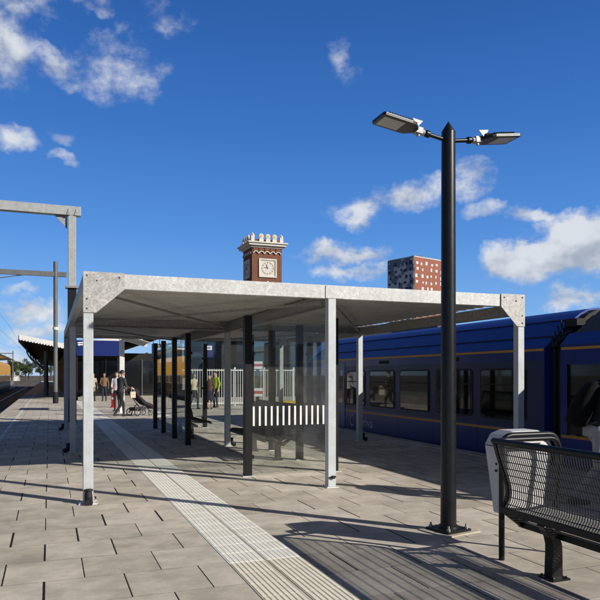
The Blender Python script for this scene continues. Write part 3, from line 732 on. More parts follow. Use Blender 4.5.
def clock(T):
    m = MB(); w = 1.72
    for a, b, c, d in ((-w, -w + .27, -w, w), (w - .27, w, -w, w), (-w + .27, w - .27, w - .27, w), (-w + .27, w - .27, -w, -w + .27)): m.box(a, b, c, d, .0, .20, T)
    fr = m.build('clock_frame', 'stone', ct)
    m = MB(); m.box(-w + .27, w - .27, -w + .27, w - .27, .002, .05, T); f = m.build('clock_face', 'dial', ct)
    m = MB(); ring = [T @ Vector((1.12*math.cos(2*math.pi*k/40), 1.12*math.sin(2*math.pi*k/40), .07)) for k in range(40)]; m.tube(ring, .045, 6, closed=True)
    for k in range(12):
        a = 2*math.pi*k/12; c, s_ = math.cos(a), math.sin(a); m.beam(T @ Vector((.84*c, .84*s_, .07)), T @ Vector((1.06*c, 1.06*s_, .07)), .10, .03)
    m.build('numerals', 'gold', f)
    m = MB(); m.beam(T @ Vector((.1, .1, .1)), T @ Vector((-.7, .08, .1)), .12, .03); m.beam(T @ Vector((0, -.15, .13)), T @ Vector((-.25, -.5 + 1.2, .13)), .09, .03); m.build('clock_hands', 'black', f)
clock(Matrix(((1, 0, 0, 37.6), (0, 0, -1, Y0 - .002), (0, 1, 0, 21.3), (0, 0, 0, 1))))
clock(Matrix(((0, 0, -1, X0 - .002), (-1, 0, 0, 118.1), (0, 1, 0, 21.3), (0, 0, 0, 1))))
m = MB(); m.prism([(37.6 - .35, 18.6), (37.6, 18.2), (37.6 + .35, 18.6), (37.6, 19.0)], lambda a, b, t: (a, t, b), Y0 - .1, Y0 - .002); m.build('stone_ornament', 'stone', ct)

ap = thing('apartment_tower', 'distant apartment tower, one face red with white windows and one face blue and grey', 'apartment block', (155.8, 261.6, -1))
rr, cc = Vector((.934, -.357, 0)), Vector((.357, .934, 0))
A = Vector((155.8, 261.6, 0)); Bv = (-10.3*rr + 13*cc); Cv = (16.0*rr + 12.7*cc)
def facade(P0, d, L, nrm, name, mt):
    m = MB(); u = d.normalized(); T = Matrix(((u.x, nrm.x, 0, P0.x), (u.y, nrm.y, 0, P0.y), (0, 0, 1, 0), (0, 0, 0, 1)))
    return T, u
pl = [A, A + Bv, A + Bv + Cv, A + Cv]
m = MB(); m.loft([[tuple(p + Vector((0, 0, z))) for p in pl] for z in (-1, 55.8)]); m.build('core', 'slate', ap)
m = MB(); m.loft([[tuple(p + Vector((0, 0, z))) for p in pl] for z in (55.801, 56.2)]); m.build('parapet', 'stone', ap)
nR = Cv.cross(Vector((0, 0, 1))).normalized(); nL = -Bv.cross(Vector((0, 0, 1))).normalized()
def face(d, nrm, mt, cols, wm, seed, nm):
    rnd = random.Random(seed); L = d.length; u = d.normalized()
    T = Matrix(((u.x, 0, nrm.x, A.x), (u.y, 0, nrm.y, A.y), (0, 1, 0, 0), (0, 0, 0, 1)))
    m = MB(); m.box(.01, L - .01, -1, 55.6, .0, .25, T); f = m.build('cladding', mt, ap)
    bw = L / cols
    for r in range(7):
        for c in range(cols):
            if rnd.random() < .12: continue
            x = (c + .5) * bw + rnd.uniform(-.6, .6); z = 53.2 - r * 2.9 + rnd.uniform(-.35, .35); w = rnd.choice((.38, .5, .7)) * (1.25 if wm == 'winblue' else 1.); h = rnd.choice((.5, .62, .8))
            m = MB(); m.box(x - w, x + w, z - h, z + h, .251, .32, T); m.build('window', wm, f)
face(Cv, nR, 'redface', 6, 'winwhite', 3, 'r'); face(Bv, nL, 'blueface', 5, 'winblue', 5, 'l')
c0 = A + Bv * .5 + Cv * .5
m = MB(); m.box(c0.x - 3, c0.x + 2, c0.y - 3, c0.y + 2, 56.201, 58.0); m.build('plant_room', 'slate', ap)

# ------------------------------------------------------------------ old station canopy and kiosk
oc = thing('station_roof', 'old dark station roof with a white scalloped valance over the far left platform', 'station roof', (3, 70, 0))
ZL, ZC = 3.75, 3.30
def roofz(x): return ZL + (ZC - ZL) * (x + 1.75) / 2.4 if x < .65 else ZC + (x - .65) * .13
m = MB()
xs = [-1.75, .65, 8.1]
m.loft([[(x, yy, roofz(x) + .17) for x in xs] + [(x, yy, roofz(x) + .29) for x in xs[::-1]] for yy in (44., 150.)]); m.build('roof_deck', 'dark', oc)
m = MB()
def valance(P0, P1, n_, depth=.12, th=.05, nrm=(0, -1)):
    P0, P1 = Vector(P0), Vector(P1); d = (P1 - P0) / n_
    for k in range(n_):
        a = P0 + d * k; b = P0 + d * (k + 1)
        sec = []
        for t in (0, th):
            o = Vector((nrm[0]*t, nrm[1]*t, 0))
            pts = [a + o + Vector((0, 0, .22)), b + o + Vector((0, 0, .22)), b + o] + [a.lerp(b, .5 + .5*math.cos(R(q))) + o + Vector((0, 0, -depth*math.sin(R(q)))) for q in (30, 60, 90, 120, 150)] + [a + o]
            sec.append([tuple(p) for p in pts])
        m.loft(sec)
valance((-1.75, 44, ZL + .12), (.65, 44, ZC + .12), 14); valance((.65, 44, ZC + .08), (8.1, 44, roofz(8.1) + .08), 26)
m.build('front_valance', 'white', oc)
m = MB(); valance((-1.75, 44.05, ZL + .08), (-1.75, 104, ZL + .08), 150, .2, .05, (-1, 0)); m.build('side_valance', 'timber', oc)
for k, yy in enumerate((53.5, 63, 73, 84, 96, 110)):
    m = MB(); m.lathe([(.2, 0), (.2, .5), (.13, .6), (.11, 3.4)], (-.28, yy, 0), 10); p = m.build('column', 'steelgrey', oc, smooth=True)
    m = MB(); m.tube([(-.28 - 1.35*math.sin(R(t)), yy, 2.35 + 1.3*(1 - math.cos(R(t)))) for t in (0, 15, 30, 45, 60, 75, 88)], .06, 6); m.build('curved_bracket', 'steelgrey', p)
    m = MB(); m.lathe([(.2, 0), (.13, .6), (.11, 3.4)], (7.3, yy, 0), 10); m.build('column', 'steelgrey', oc, smooth=True)
kk = thing('station_kiosk', 'dark glazed station building under the old roof', 'building', (4.6, 60, 0))
m = MB(); m.box(1.1, 8.1, 52, 100, 0, 3.28); m.build('walls', 'dark', kk)
for k in range(5):
    m = MB(); m.box(1.35 + k*1.35, 2.55 + k*1.35, 51.94, 51.999, .25, 2.7); w = m.build('shop_window', 'shopglass', kk)
    m = MB(); m.box(1.28 + k*1.35, 1.34 + k*1.35, 51.9, 51.999, 0, 2.8); m.build('mullion', 'steelgrey', w)
def ns_logo(mb, cx, cz, s, f):
    for sg in (1, -1):
        pts = [(-1.0, .12), (.35, .12), (.35, -.08), (1.0, .30), (.35, .68), (.35, .46), (-.55, .46), (-1.0, .30)]
        mb.prism([(cx + sg*a*s, cz + sg*b*s) for a, b in pts], f, 0, .01)
sb = thing('blue_fascia_sign', 'wide blue station name board with a small white logo under the old roof', 'sign', (2.9, 43.7, 2.9))
m = MB(); m.box(1.50, 4.25, 43.62, 43.74, 2.82, 3.80); bd = m.build('board', 'signblue', sb)
m = MB(); ns_logo(m, 1.86, 3.58, .22, lambda a, b, t: (a, 43.618 - t, b)); m.build('logo', 'white_film', bd)
m = MB()
for x in (1.62, 4.15): m.box(x - .06, x + .06, 43.76, 43.86, 0, 2.95)
m.box(1.5, 4.25, 43.742, 43.86, 3.0, 3.15); m.build('support_post', 'black', sb, each=True)

# far white canopy frame
wf = thing('white_steel_frame', 'white steel post with a sloping white roof beam beyond the canopy', 'post', (2.86, 28.6, 0))
m = MB(); m.box(2.76, 2.96, 28.5, 28.7, .014, 3.20); m.build('post', 'white', wf, bevel=.01)
m = MB(); m.beam((2.97, 28.6, 3.12), (3.9, 28.6, 2.86), .10, .14); m.build('roof_beam', 'white', wf)
m = MB(); m.box(2.66, 3.06, 28.4, 28.8, 0, .014); m.build('base_plate', 'white', wf)
m = MB(); m.beam((2.97, 28.66, 3.2), (3.9, 28.66, 2.95), 2.2, .03); m.build('roof_sheet', 'galv_dull', wf)

rp = thing('marker_post', 'short red post with white bands standing near the white steel post', 'bollard', (2.96, 33.5, 0))
m = MB(); m.lathe([(.17, 0), (.15, .05), (.115, .08), (.115, 1.02), (.10, 1.06), (.02, 1.08)], (2.96, 33.5, 0), 14); b_ = m.build('post', 'red', rp, smooth=True)
m = MB(); m.lathe([(.12, .72), (.12, .90)], (2.96, 33.5, 0), 14); m.lathe([(.12, .40), (.12, .50)], (2.96, 33.5, 0), 14); m.build('white_band', 'white_film', b_, each=True)

def blue_sign(x, y, label, h=2.60, w=.30):
    t = thing('platform_sign', label, 'sign', (x, y, h - .46), 0, 'small blue platform signs')
    m = MB()
    for s_ in (-.1, .1): m.tube([(x + s_, y, h), (x + s_, y, 2.78), (x + s_, 20.32, 2.78)], .011, 6)
    m.build('hanger', 'black', t, each=True)
    m = MB(); m.box(x - w/2, x + w/2, y - .03, y + .012, h - .46, h); b = m.build('board', 'signblue', t)
    m = MB(); m.box(x - w*.34, x + w*.34, y - .034, y - .0301, h - .17, h - .035); b2 = m.build('white_panel', 'white_film', b)
    m = MB(); ns_logo(m, x, h - .10, .055, lambda a, c, q: (a, y - .036 - q*.2, c)); m.build('logo', 'signblue', b2)
blue_sign(4.93, 21.4, 'blue sign with a white logo panel hanging at the back of the canopy, right one')
blue_sign(3.22, 21.4, 'blue sign with a white panel hanging behind the leftmost black windbreak posts')

# fence, buffer stop, dark building beyond the bay track
fe = thing('bar_fence', 'white vertical bar fence across the end of the bay track', 'fence', (8.6, 33, 0))
m = MB(); x = 5.9
while x < 12.2: m.tube([(x, 33, .06), (x, 33, 1.92)], .016, 5); x += .125
m.build('bars', 'white', fe)
m = MB(); m.box(5.8, 12.3, 32.98, 33.02, 1.82, 1.87); m.box(5.8, 12.3, 32.98, 33.02, .12, .17); m.build('rails', 'white', fe)
for x in (5.8, 7.4, 9.0, 10.6, 12.25):
    m = MB(); m.box(x - .04, x + .04, 33.03, 33.11, 0, 2.0); m.build('fence_post', 'white', fe)
bs = thing('buffer_stop', 'buffer stop with red and white striped boards at the end of the bay track', 'buffer stop', (9.3, 28.9, -.95))
for z0, z1 in ((1.88, 2.22), (.62, 1.0)):
    m = MB(); m.box(8.68, 9.10, 28.62, 28.65, z0, z1); b = m.build('board', 'white_film', bs)
    m = MB(); h = (z1 - z0) / 3; m.box(8.68, 9.10, 28.612, 28.6195, z0 + h, z1 - h); m.build('red_band', 'signred', b)
m = MB(); m.box(8.83, 8.95, 28.66, 28.76, -.9, 2.22); m.build('post', 'black', bs)
m = MB(); m.box(8.6, 10.8, 28.765, 28.98, -.1, .40); m.build('buffer_beam', 'warn', bs)
m = MB()
for x in (9.08, 10.52): m.beam((x, 28.9, .1), (x, 30.2, -.85), .12, .12)
m.build('strut', 'black', bs, each=True)
db = thing('dark_building', 'long low dark navy building behind the white bar fence', 'building', (18, 52, 0))
m = MB(); m.box(11.9, 48, 47.5, 62, -.9, 5.4); m.build('walls', 'navy', db)
for k in range(12):
    m = MB(); m.box(12.3 + k*1.5, 13.5 + k*1.5, 47.42, 47.499, 1.0, 2.4); m.build('window', 'shopglass', db)
m = MB(); m.box(11.6, 48.2, 47.0, 62.2, 5.4, 5.6); m.build('roof', 'slate', db)
m = MB(); m.box(11.6, 48.2, 46.98, 47.0 - .001, 4.2, 5.2); m.build('roof_fascia', 'navy', db)

# yellow trains
def yellow_train(name_label, x0, x1, y0, y1, zt, nwin):
    t = thing('yellow_train', name_label, 'train', ((x0 + x1)/2, y0, -.76), 0, 'yellow passenger trains')
    m = MB(); W = x1 - x0
    pf = [(x0 + .05, -.4), (x0, -.1), (x0, zt - .6), (x0 + .2, zt - .2), (x0 + .6, zt), (x1 - .6, zt), (x1 - .2, zt - .2), (x1, zt - .6), (x1, -.1), (x1 - .05, -.4)]
    cx = (x0 + x1) / 2
    m.loft([[(cx + (x - cx)*k, yy, (z + .4)*kz - .4) for x, z in pf] for yy, k, kz in ((y0, .82, .80), (y0 + .5, .93, .92), (y0 + 1.3, 1, 1), (y1, 1, 1))]); m.build('car_body', 'yellow', t, smooth=True)
    m = MB(); m.box(cx - W*.36, cx + W*.36, y0 - .05, y0 + .3, 1.15, 1.95); m.build('windscreen', 'trainglass', t)
    m = MB(); m.box(cx - W*.41, cx + W*.41, y0 - .03, y0 + .3, -.38, -.05); m.build('coupler_skirt', 'underframe', t)
    for s in (-1, 1):
        m = MB(); m.box(cx + s*W*.33 - .12, cx + s*W*.33 + .12, y0 - .045, y0 + .2, .35, .5); m.build('headlight', 'white_film', t)
    for k in range(nwin):
        ya = y0 + 2.2 + k * (y1 - y0 - 3) / nwin; yb = ya + (y1 - y0 - 3) / nwin - .35
        for xs in (x0 - .012, x1 - .0):
            m = MB(); m.box(xs, xs + .012, ya, yb, .75, 1.6); m.build('window', 'trainglass', t)
    m = MB(); m.box(x0 + .15, x1 - .15, y0 + 1, y1 - .5, -.72, -.401); m.build('underframe', 'underframe', t)
    m = MB(); m.box(x0 - .01, x1 + .01, y0 + 1.4, y1 - .1, .0, .30); m.build('blue_stripe', 'signblue', t)
yellow_train('yellow train with a dark windscreen seen between the black windbreak posts', 8.4, 11.2, 51.5, 110, 2.65, 22)
yellow_train('long yellow train standing across the tracks at the far left edge', -9.0, -6.2, 60, 122, 3.55, 26)
pr_ = thing('opposite_roof', 'pale platform roof above the yellow train at the far left edge', 'platform roof', (-12, 100, 0))
m = MB(); m.loft([[(-17, y, 4.5), (-12, y, 4.2), (-6.6, y, 4.45), (-6.6, y, 4.62), (-12, y, 4.4), (-17, y, 4.7)] for y in (72, 137)]); m.build('roof_deck', 'white', pr_)
for yy in (76, 88, 100, 112, 124, 134):
    m = MB(); m.box(-12.15, -11.85, yy - .15, yy + .15, 0, 4.2); m.build('post', 'steelgrey', pr_)
m = MB(); m.box(-6.598, -6.52, 72, 137, 4.35, 4.62); m.build('fascia', 'timber', pr_)

# low brick house and treeline at the end of the tracks
def make_tree():
    t = thing('far_tree', 'tree', 'tree', (0, 0, 0), 0, 'trees at the end of the tracks')
    rnd = random.Random(11); m = MB()
    m.tube([(0, 0, 0), (.1, 0, 2), (.05, .1, 4), (.2, 0, 7)], [.28, .22, .17, .05], 7)
    tips = []
    for k in range(9):
        a = rnd.uniform(0, 6.28); z = rnd.uniform(2.2, 6); L = rnd.uniform(1.4, 2.6); e = Vector((L*math.cos(a), L*math.sin(a), z + rnd.uniform(.6, 1.8))); tips.append(e)
        m.tube([(0.08, 0, z), tuple(Vector((0.08, 0, z)).lerp(e, .5) + Vector((0, 0, .2))), tuple(e)], [.1, .07, .02], 5)
    m.build('trunk', 'bark', t)
    m = MB(); cl = [(e, rnd.uniform(.7, 1.25)) for e in tips] + [(Vector((rnd.gauss(0, 1.2), rnd.gauss(0, 1.2), rnd.uniform(4, 8))), rnd.uniform(.6, 1.2)) for _ in range(12)]
    for c, r in cl:
        for _ in range(130):
            d = Vector((rnd.gauss(0, 1), rnd.gauss(0, 1), rnd.gauss(0, 1))).normalized() * r * rnd.random() ** .4; p = c + d; s = rnd.uniform(.10, .22)
            u = Vector((rnd.gauss(0, 1), rnd.gauss(0, 1), rnd.gauss(0, 1))).normalized(); v = u.orthogonal().normalized()
            m._f([m.bm.verts.new(p + u*s), m.bm.verts.new(p + v*s*.6), m.bm.verts.new(p - u*s), m.bm.verts.new(p - v*s*.6)])
    m.build('crown', 'leaf', t); return t
tr = make_tree()
spots = [(-17, 190, .85, 'leafy tree nearest the end of the opposite platform roof, left of the tracks'), (-10.5, 215, .8, 'rounded green tree left of the rails, in front of the farthest trees'),
         (-7.5, 240, .75, 'small green tree just left of the old station roof posts, far off'), (-24, 230, 1.1, 'tall green tree behind the opposite platform roof'), (-13, 262, 1.0, 'bushy tree between the distant overhead portals')]
spots += [(-21 + 4.3*q_, 292 + 5*((q_*7) % 5), .8 + .12*((q_*5) % 4), 'green tree in the far row that closes the view along the tracks') for q_ in range(8)]
for k, (x, y, s, lab) in enumerate(spots):
    if k == 0: tr.location = (x, y, -.95); tr['label'] = lab; tr.scale = (s,)*3
    else: dup(tr, (x, y, -.95), k * 1.3, lab, None, s)
fh = thing('distant_house', 'low pale house with a dark roof among the trees at the end of the tracks', 'house', (-20, 300, -.95))
m = MB(); m.box(-34, -12, 300, 310, -.95, 4.2); m.build('walls', 'stone', fh)
m = MB(); m.loft([[(-34.5, y, 4.2), (-23, y, 7.5), (-11.5, y, 4.2)] for y in (299.5, 310.5)]); m.build('roof', 'slate', fh)
for k in range(5):
    m = MB(); m.box(-32 + k*4, -30 + k*4, 299.9, 299.99, .5, 2.5); m.build('window', 'shopglass', fh)
# ================================================================== PEOPLE
def capsule(m, a, b, ra, rb, n=10):
    a, b = Vector(a), Vector(b); d = (b - a); L = d.length; d.normalize()
    pts, rad = [], []
    for q in (-90, -60, -30, 0): pts.append(a + d*ra*math.sin(R(q))); rad.append(max(ra*math.cos(R(q)), ra*.08))
    for q in (0, 30, 60, 90): pts.append(b + d*rb*math.sin(R(q))); rad.append(max(rb*math.cos(R(q)), rb*.08))
    m.tube(pts, rad, n)
def person(label, loc, rz, H, pose, cl, hair, group=None, vox=.012, bulk=1., longhair=False, skirt=False, skin='skin', fem=False):
    t = thing('person', label, 'person', loc, rz, group); k = H / 1.75
    S = []      # (a, b, ra, rb, tag)
    m = MB()
    def seg(a, b, ra, rb, tg): capsule(m, Vector(a)*k, Vector(b)*k, ra*k, rb*k); S.append((np.array(a)*k, np.array(b)*k, ra*k, rb*k, tg))
    sw = .165 if fem else .185; hw = .165
    lean = pose.get('lean', 0.); yaw = pose.get('lean_y', 0.)
    def up(p):      # upper body leans about the hips
        z = p[2] - .92; return (p[0] + yaw*z, p[1] + lean*z, .92 + z*math.sqrt(max(.2, 1 - lean*lean*.6)))
    rings = [(.82, .14, .105), (.90, hw, .118), (1.0, .152, .105), (1.10, .142 if not fem else .125, .098), (1.24, .165, .115), (1.36, sw, .112), (1.43, sw*.80, .09), (1.475, .075, .065), (1.50, .055, .055)]
    secs = []
    for z, rx, ry in rings:
        b_ = bulk if z < 1.45 else 1.
        secs.append([tuple(Vector(up((rx*b_*math.cos(R(q))*1.0, ry*b_*math.sin(R(q)), z)))*k) for q in range(0, 360, 24)])
    m.loft(secs)
    top0 = .98 if not pose.get('coat') else .72
    S.append((np.array(up((0, 0, top0)))*k, np.array(up((0, 0, 1.38)))*k, .15*k, .14*k, 'top')); S.append((np.array((0, 0, .84))*k, np.array(up((0, 0, .93)))*k, .15*k, .14*k, 'bottom'))
    neck = up((0, 0, 1.46)); hd = up((0, .025 + pose.get('nod', 0), 1.635))
    seg(neck, (hd[0], hd[1] - .01, hd[2] - .09), .056, .052, 'skin')
    Mh = Matrix.Translation(Vector(hd)*k) @ Matrix.Rotation(pose.get('turn', 0), 4, 'Z') @ Matrix.Rotation(-pose.get('nod', 0)*4, 4, 'X')
    m.ball((0, 0, .012*k), (.074*k, .094*k, .108*k), 16, Mh); m.ball((0, .028*k, -.055*k), (.054*k, .058*k, .062*k), 12, Mh)
    m.ball((0, .098*k, -.018*k), (.013*k, .020*k, .026*k), 8, Mh); m.ball((0, .082*k, .028*k), (.055*k, .02*k, .012*k), 10, Mh); m.ball((0, .078*k, -.068*k), (.028*k, .014*k, .014*k), 8, Mh)
    for s in (-1, 1): m.ball((s*.076*k, 0, -.005*k), (.012*k, .020*k, .032*k), 8, Mh)
    S.append((np.array(hd)*k, np.array(hd)*k, .1*k, .1*k, 'skin'))
    for s, side in ((-1, 'L'), (1, 'R')):
        sh = up((s*(sw - .005), 0, 1.405)); el = pose.get('el' + side, (s*.25, -.03, 1.13)); wr = pose.get('wr' + side, (s*.26, .06, .89)); fd = Vector(pose.get('fd' + side, (0, .25, -1))).normalized()
        seg(sh, el, .058*bulk, .043*bulk, 'top'); seg(el, wr, .042*bulk, .030*bulk, 'top')
        w = Vector(wr); pe = w + fd*.085; sd = fd.cross(Vector((s, 0, 0)));
        if sd.length < .2: sd = Vector((0, 0, 1)).cross(fd)
        sd.normalize(); nn = fd.cross(sd).normalized()
        seg(tuple(w), tuple(w + fd*.03), .026, .026, 'skin')
        for i, o in enumerate((-.030, -.010, .010, .029)):
            a = w + fd*.02 + sd*o*.7; b = pe + sd*o
            seg(tuple(a), tuple(b), .013, .0115, 'skin'); L = (.062, .074, .07, .054)[i]
            c = b + fd*L*.55 - nn*s*.012; d = c + (fd*.8 - nn*s*.6).normalized()*L*.5
            seg(tuple(b), tuple(c), .0098, .009, 'skin'); seg(tuple(c), tuple(d), .009, .0075, 'skin')
        th = w + fd*.025 - sd*.028; t1 = th + (fd*.6 - sd*.7).normalized()*.045; t2 = t1 + (fd*.95 - sd*.2).normalized()*.035
        seg(tuple(th), tuple(t1), .014, .0115, 'skin'); seg(tuple(t1), tuple(t2), .011, .009, 'skin')
        hp = (s*.085, 0, .87); kn = pose.get('kn' + side, (s*.095, .02, .48)); an = pose.get('an' + side, (s*.10, -.02, .085))
        lt = pose.get('legtag', 'bottom')
        seg(hp, kn, .088, .058, 'bottom'); seg(kn, an, .056, .042, lt)
        fdir = Vector(pose.get('ft' + side, (s*.18, 1, 0))).normalized(); a = Vector(an)
        seg((a.x, a.y, a.z), (a.x, a.y, a.z - .02), .044, .042, 'shoe')
        hz = a.z - .045
        seg(tuple(Vector((a.x, a.y, hz)) - fdir*.04), tuple(Vector((a.x, a.y, hz - .002)) + fdir*.15), .040, .034, 'shoe')
    if skirt:
        m.loft([[tuple(Vector((rx*math.cos(R(q)), ry*math.sin(R(q)), z))*k) for q in range(0, 360, 24)] for z, rx, ry in ((1.0, .15, .11), (.85, .19, .15), (.5, .25, .21), (.46, .25, .21))])
        S.append((np.array((0, 0, .55))*k, np.array((0, 0, .9))*k, .22*k, .15*k, 'bottom'))
    bm = m.bm; bmesh.ops.recalc_face_normals(bm, faces=bm.faces); me = bpy.data.meshes.new('tmp'); bm.to_mesh(me); bm.free()
    o = bpy.data.objects.new('tmp_body', me); COL.objects.link(o)
    md = o.modifiers.new('r', 'REMESH'); md.mode = 'VOXEL'; md.voxel_size = vox
    sm = o.modifiers.new('s', 'SMOOTH'); sm.iterations = 3; sm.factor = .5
    bpy.context.view_layer.update(); dg = bpy.context.evaluated_depsgraph_get()
    m2 = bpy.data.meshes.new_from_object(o.evaluated_get(dg)); bpy.data.objects.remove(o); bpy.data.meshes.remove(me)
    m2.name = 'body'; m2.materials.clear(); keys = ['skin', 'top', 'bottom', 'shoe']
    for kname in keys: m2.materials.append(M[skin if kname == 'skin' else cl.get(kname, 'shoe')])
    nf = len(m2.polygons); cen = np.zeros(nf*3); m2.polygons.foreach_get('center', cen); cen = cen.reshape(-1, 3)
    best = np.full(nf, 9.); idx = np.zeros(nf, int)
    for a, b, ra, rb, tg in S:
        ab = b - a; L2 = max(1e-9, ab @ ab); tt = np.clip(((cen - a) @ ab) / L2, 0, 1); dd = np.linalg.norm(cen - (a + tt[:, None]*ab), axis=1) - (ra + (rb - ra)*tt)
        w_ = dd < best; best[w_] = dd[w_]; idx[w_] = keys.index(tg)
    m2.polygons.foreach_set('material_index', idx.astype(np.int32)); m2.polygons.foreach_set('use_smooth', np.ones(nf, bool)); m2.update()
    body = bpy.data.objects.new('body', m2); COL.objects.link(body); body.parent = t; WM[body] = WM[t]
    h = MB(); prof = []
    for i in range(7):
        q = R(90 - i * (17 if not longhair else 20)); prof.append((math.cos(q), math.sin(q)))
    secs = []
    for c_, s_ in prof[::-1]:
        secs.append([tuple(Mh @ (Vector((.083*max(c_, .06)*math.cos(R(a)), -.014 + .101*max(c_, .06)*math.sin(R(a))*(1. if math.sin(R(a)) < 0 else .90), .024 + .112*s_ + (max(0, math.sin(R(a)))*.055*(1 - max(0, s_)) ))) * k)) for a in range(0, 360, 24)])
    h.loft(secs)
    if longhair:
        h.loft([[tuple(Mh @ (Vector((rx*math.cos(R(a)), yo + ry*math.sin(R(a)), z)) * k)) for a in range(0, 360, 30)] for z, rx, ry, yo in ((.06, .082, .05, -.05), (-.04, .088, .048, -.06), (-.14, .092, .042, -.065), (-.24, .075, .03, -.07), (-.28, .03, .02, -.07))])
    h.build('hair', hair, t, smooth='all', local=True)
    for s in (-1, 1):
        e = MB(); e.ball((s*.03*k, .086*k, .008*k), (.011*k, .007*k, .006*k), 8, Mh); e.build('eye', 'hair_dark', t, smooth='all', local=True)
    e = MB(); e.ball((0, .0905*k, -.058*k), (.022*k, .005*k, .005*k), 8, Mh); e.build('mouth', 'cl_beige', t, smooth='all', local=True)
    return t, k, S

walkR = dict(knL=(-.09, .20, .50), anL=(-.085, .22, .09), knR=(.09, -.02, .47), anR=(.09, -.30, .13))
# traveller with rucksack, right edge of the photograph
pose = dict(walkR, lean=.25, elR=(.28, -.02, 1.12), wrR=(.27, .07, .90), fdR=(-.05, .45, -.85), elL=(-.27, .0, 1.13), wrL=(-.22, .22, 1.0), fdL=(.1, .6, -.6))
pw, k, _ = person('person in a black jacket and grey trousers carrying a black rucksack behind the bench', (6.17, 6.12, 0), R(-112), 1.84, pose, dict(top='cl_black', bottom='cl_grey', shoe='shoe'), 'hair_dark', vox=.009, bulk=1.16)
rk = thing('rucksack', 'black rucksack worn on the back of the person behind the bench', 'rucksack', (6.17, 6.12, 0), R(-112))
m = MB(); secs = []
for z, w, d, y in ((.98, .10, .05, -.25), (1.0, .145, .085, -.26), (1.1, .165, .11, -.27), (1.25, .165, .12, -.265), (1.40, .15, .10, -.24), (1.50, .11, .06, -.21), (1.53, .05, .03, -.2)):
    secs.append([(w*(abs(math.cos(R(a)))**.6)*math.copysign(1, math.cos(R(a))), y + d*(abs(math.sin(R(a)))**.7)*math.copysign(1, math.sin(R(a))), z) for a in range(0, 360, 18)])
m.loft(secs); m.build('bag', 'bag', rk, smooth='all', local=True)
m = MB(); m.loft([[(w*math.cos(R(a)), -.36 + d*math.sin(R(a)), z) for a in range(0, 360, 30)] for z, w, d in ((1.02, .09, .03), (1.06, .12, .05), (1.2, .12, .05), (1.26, .07, .02))]); m.build('front_pocket', 'bag', rk, smooth='all', local=True)
for s in (-1, 1):
    m = MB(); m.tube([(s*.10, -.17, 1.50), (s*.115, -.05, 1.56), (s*.12, .10, 1.50), (s*.125, .175, 1.36), (s*.13, .13, 1.18), (s*.14, -.02, 1.06), (s*.13, -.18, 1.02)], .018, 6); m.build('strap', 'cl_dark', rk, smooth='all', local=True)

for ch in rk.children:
    for v in ch.data.vertices: v.co.y += ( .25) * (v.co.z - .92) + .015
m = MB(); m.tube([(.232, .10, 1.47), (.30, .05, 1.36), (.345, -.01, 1.17), (.335, .06, 1.02), (.318, .09, .96)], .006, 5); m.build('piping', 'piping', pw, smooth='all', local=True)

# pushchair and the people under and beyond the canopy
ps = thing('pushchair', 'black pushchair with its seat laid back, pushed by the person in a dark hoodie', 'pushchair', (3.28, 26.4, 0), R(-60))
def wheel(x, y, r):
    w = MB(); T = Matrix.Translation((x, y, r)) @ Matrix.Rotation(R(90), 4, 'Y'); ring = [T @ Vector((r*.88*math.cos(2*math.pi*a/18), r*.88*math.sin(2*math.pi*a/18), 0)) for a in range(18)]
    w.tube(ring, r*.13, 6, closed=True); wo = w.build('wheel', 'rubber', ps, smooth='all', local=True)
    w = MB(); w.lathe([(r*.2, -.02), (r*.2, .02)], n=10, T=T)
    for a in range(6): w.beam(T @ Vector((0, 0, 0)), T @ Vector((r*.8*math.cos(a*1.047), r*.8*math.sin(a*1.047), 0)), .012, .012)
    w.build('hub', 'alu', wo, local=True)
for x in (-.26, .26): wheel(x, -.25, .15); wheel(x*.8, .40, .11)
m = MB()
for s in (-1, 1): m.tube([(s*.24, .40, .12), (s*.24, .05, .5), (s*.24, -.42, 1.02), (s*.22, -.48, 1.06)], .016, 6); m.tube([(s*.25, -.25, .15), (s*.24, .12, .46)], .016, 6)
m.tube([(-.22, -.48, 1.06), (.22, -.48, 1.06)], .02, 8); m.build('frame', 'black', ps, smooth='all', local=True)
m = MB(); m.loft([[(-.2, y, z), (.2, y, z), (.2, y + .05, z + .11), (-.2, y + .05, z + .11)] for y, z in ((.62, .24), (.42, .36), (.18, .44), (-.1, .66), (-.34, .88))]); m.build('seat', 'cl_black', ps, bevel=.02, local=True)
m = MB(); m.loft([[(.22*math.cos(R(a)), -.22 + .30*math.sin(R(a))*math.cos(R(q)), .78 + .30*math.sin(R(a))*math.sin(R(q))) for a in range(0, 181, 20)] for q in (40, 65, 90, 115, 140)], cap=False); m.build('hood', 'cl_black', ps, smooth='all', local=True)
m = MB(); m.box(-.18, .18, -.3, .2, .2, .34); m.build('basket', 'cl_dark', ps, local=True)
push = dict(lean=.10, elL=(-.24, .10, 1.14), wrL=(-.19, .34, 1.06), fdL=(.1, 1, -.1), elR=(.24, .10, 1.14), wrR=(.19, .34, 1.06), fdR=(-.1, 1, -.1), **walkR)
dx, dy = -math.sin(R(-60)), math.cos(R(-60))
P, k, _ = person('person in a dark hoodie with a pale print, pushing the black pushchair', (3.28 - dx*.86, 26.4 - dy*.86, 0), R(-60), 1.78, push, dict(top='cl_dark', bottom='cl_black'), 'hair_dark', bulk=1.1)
m = MB(); m.lathe([(.09, 0), (.085, .012)], n=14, T=Matrix.Translation((0.02, .185, 1.27)) @ Matrix.Rotation(R(-82), 4, 'X')); m.build('print', 'cl_cream', P, local=True)
bg = thing('paper_bag', 'pale paper bag hanging on the handle of the pushchair', 'bag', (3.28 - dx*.5, 26.4 - dy*.5, .62), R(-60))
